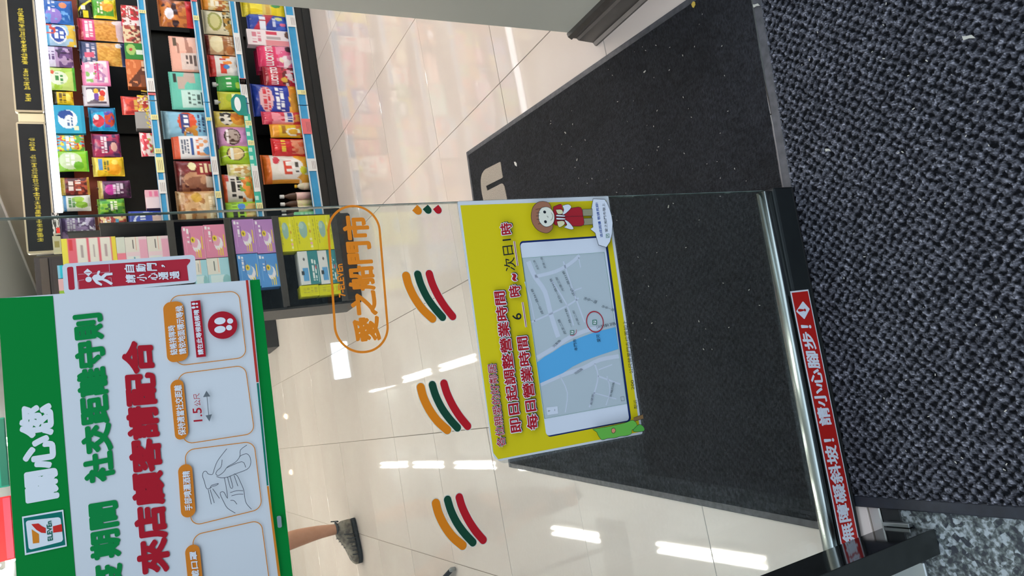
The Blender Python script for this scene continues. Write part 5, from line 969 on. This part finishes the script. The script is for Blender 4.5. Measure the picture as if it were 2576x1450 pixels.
# black stand base with a grey knob at the far left of the floor
sd = thing('display_stand', 'black metal stand whose floor bar ends in a grey knob', 'stand', (-1.05, 3.95, 0))
dkm = mat('dark_metal', '2c2b2f', .35, .6)
k0 = onZ(1136, 1434, .02); k1 = np.array([-1.02, 3.95, .02])
ob('floor_bar', MB().tube([tuple(k0), tuple(k1)], .011, 10), dkm, sd, world=True); ob('floor_bar', MB().tube([(-1.02, 3.95, .02), (-1.5, 3.6, .02)], .011, 10), dkm, sd, world=True); ob('floor_bar', MB().tube([(-1.02, 3.95, .02), (-1.1, 4.5, .02)], .011, 10), dkm, sd, world=True)
ob('knob', MB().lathe((k0[0], k0[1], 0), [(.008, 0), (.010, .006), (.011, .022), (.008, .03), (.003, .032)], 14), mat('grey_knob', '8a8a88', .3, .5), sd, world=True)
ob('pole', MB().tube([(-1.02, 3.95, .02), (-1.02, 3.95, 1.3)], .014, 12), dkm, sd, world=True); ob('tray', MB().box((-1.22, 3.8, 1.3), (-.86, 4.1, 1.32), .004), dkm, sd, world=True)

# ================================================================== PERSON (lower leg and shoe show below the poster)
def mod_body(name, nodes, edges, mt, parent, root=0, sub=2):
    me = bpy.data.meshes.new(name); inv = mw(parent).inverted(); me.from_pydata([inv @ Vector(n_[0]) for n_ in nodes], edges, []); o = bpy.data.objects.new(name, me); COL.objects.link(o); o.parent = parent
    md = o.modifiers.new('Skin', 'SKIN'); md.use_smooth_shade = True
    if not me.skin_vertices: me.skin_vertices.new() if hasattr(me.skin_vertices, 'new') else None
    if me.skin_vertices:
        for i, n_ in enumerate(nodes): me.skin_vertices[0].data[i].radius = (n_[1], n_[2] if len(n_) > 2 else n_[1]); me.skin_vertices[0].data[i].use_root = (i == root)
    s_ = o.modifiers.new('Sub', 'SUBSURF'); s_.levels = s_.render_levels = sub; me.materials.append(mt); return o
ps = thing('person', 'person walking left deep in the shop, only a bare shin and grey trail shoe visible', 'person', (-.8, 5.0, 0))
skin = noise_mat('skin', 'b9876a', 'c4937a', 12, rough=.5); py_ = 5.0
body = [((-.78, py_, .95), .13, .10), ((-.79, py_, 1.15), .13, .09), ((-.80, py_, 1.38), .16, .10), ((-.81, py_, 1.50), .06), ((-.82, py_, 1.56), .055), ((-.84, py_, 1.65), .085, .095), ((-.845, py_, 1.73), .07, .08),
        ((-.75, py_+.06, .88), .09), ((-.67, py_+.03, .52), .062), ((-.652, py_+.02, .40), .062), ((-.648, py_+.012, .24), .045), ((-.655, py_+.01, .14), .036), ((-.662, py_+.01, .085), .038), ((-.72, py_, .06), .034),
        ((-.86, py_-.08, .88), .09), ((-1.02, py_-.1, .52), .062), ((-1.08, py_-.1, .38), .058), ((-1.12, py_-.1, .15), .037), ((-1.13, py_-.1, .08), .038), ((-1.2, py_-.1, .055), .034),
        ((-.79, py_+.2, 1.43), .055), ((-.74, py_+.24, 1.15), .042), ((-.80, py_+.24, .9), .03), ((-.83, py_+.24, .82), .035, .018),
        ((-.82, py_-.2, 1.43), .055), ((-.84, py_-.25, 1.15), .042), ((-.95, py_-.25, .93), .03), ((-.99, py_-.25, .87), .035, .018)]
ed = [(0, 1), (1, 2), (2, 3), (3, 4), (4, 5), (5, 6), (0, 7), (7, 8), (8, 9), (9, 10), (10, 11), (11, 12), (12, 13), (0, 14), (14, 15), (15, 16), (16, 17), (17, 18), (18, 19), (2, 20), (20, 21), (21, 22), (22, 23), (2, 24), (24, 25), (25, 26), (26, 27)]
mod_body('body', body, ed, skin, ps)
clo = lambda L, g: [(p[0],)+tuple(r+g for r in p[1:]) for p in L]
mod_body('shirt', clo([body[0], body[1], body[2], ((-.805, py_, 1.46), .08), body[20], ((-.77, py_+.22, 1.28), .05), body[24], ((-.83, py_-.22, 1.28), .05)], .018), [(0, 1), (1, 2), (2, 3), (2, 4), (4, 5), (2, 6), (6, 7)], mat('grey_shirt', '5a5f66', .8), ps)
mod_body('shorts', clo([((-.78, py_, .98), .135, .11), body[7], ((-.70, py_+.04, .62), .085), body[14], ((-.97, py_-.1, .62), .085)], .02), [(0, 1), (1, 2), (0, 3), (3, 4)], mat('dark_shorts', '2e3036', .8), ps)
mod_body('hair', [((-.82, py_, 1.70), .095), ((-.815, py_, 1.76), .09)], [(0, 1)], mat('black_hair', '15130f', .6), ps)
su = noise_mat('grey_mesh_fabric', '857f73', '57534d', 30, rough=.8, bump=.4, bscale=200, lo=.4, hi=.6); ss = mat('black_sole', '17181a', .7); sd_ = noise_mat('dark_overlay', '23252a', '2e3034', 40, rough=.6)
def shoe(hx, hy, ang_, lab_):
    e_ = bpy.data.objects.new('shoe', None)
    c, s2 = math.cos(ang_), math.sin(ang_); L_ = .29
    def W(x, y, z): y = y*1.25; z = z if z < .03 else .03+(z-.03)*1.45; return (hx+c*x-s2*y, hy+s2*x+c*y, z)
    secs = [(0, .028, .026, .075), (.02, .036, .022, .095), (.06, .039, .022, .105), (.095, .041, .022, .102), (.13, .044, .022, .088), (.17, .048, .022, .074), (.21, .049, .022, .066), (.25, .042, .022, .058), (.275, .030, .024, .048), (.288, .014, .028, .038)]
    def loft(fn_, n_=16):
        vs = []; 
        for x, hw, zb, zt in secs:
            for k_ in range(n_):
                a = 2*math.pi*k_/n_; yy, zz = fn_(hw, zb, zt, a); vs.append(W(x, yy, zz))
        N_ = len(secs); fs = [(i*n_+k_, i*n_+(k_+1) % n_, (i+1)*n_+(k_+1) % n_, (i+1)*n_+k_) for i in range(N_-1) for k_ in range(n_)]+[tuple(range(n_-1, -1, -1)), tuple(range((N_-1)*n_, N_*n_))]
        return MB().add(vs, fs, True)
    se = lambda v_, p_: math.copysign(abs(v_)**p_, v_)
    up = ob('shoe', loft(lambda hw, zb, zt, a: (hw*se(math.cos(a), .8), (zb+zt)/2+(zt-zb)/2*se(math.sin(a), .75))), su, ps, world=True); up['label'] = lab_
    so = ob('sole', loft(lambda hw, zb, zt, a: ((hw+.004)*se(math.cos(a), .6), .015+.013*se(math.sin(a), .5))), ss, up, world=False)
    so.data.transform(mw(ps).inverted())
    m1 = MB()
    for i in range(5):
        x = .10+i*.022; z_ = .100-i*.0085; m1.tube([W(x, -.026, z_-.012), W(x+.003, 0, z_+.004), W(x, .026, z_-.012)], .0028, 6)
    l_ = ob('laces', m1, mat('dark_lace', '3a3a3c', .7), up); l_.data.transform(mw(ps).inverted())
    m2 = MB()
    for i in range(6):
        x = .085+i*.026; 
        for sg in (-1, 1): m2.tube([W(x, sg*.030, .092-i*.007), W(x+.012, sg*(.046), .05), W(x+.016, sg*.05, .028)], .004, 6)
    m2.tube([W(.0, -.03, .09), W(-.006, 0, .095), W(.0, .03, .09)], .006, 8); m2.tube([W(-.006, 0, .09), W(-.012, 0, .115)], .004, 6)
    d_ = ob('overlay', m2, sd_, up); d_.data.transform(mw(ps).inverted())
    m3 = MB().lathe(W(.045, 0, .085), [(.036, 0), (.042, .01), (.044, .02), (.038, .024), (.03, .01)], 16); cl_ = ob('collar', m3, sd_, up); cl_.data.transform(mw(ps).inverted())
shoe(-.615, 5.02, math.radians(191), 'grey trail running shoe with black sole'); shoe(-1.09, 4.9, math.radians(184), 'grey trail running shoe with black sole')
bpy.data.objects.remove(FO)
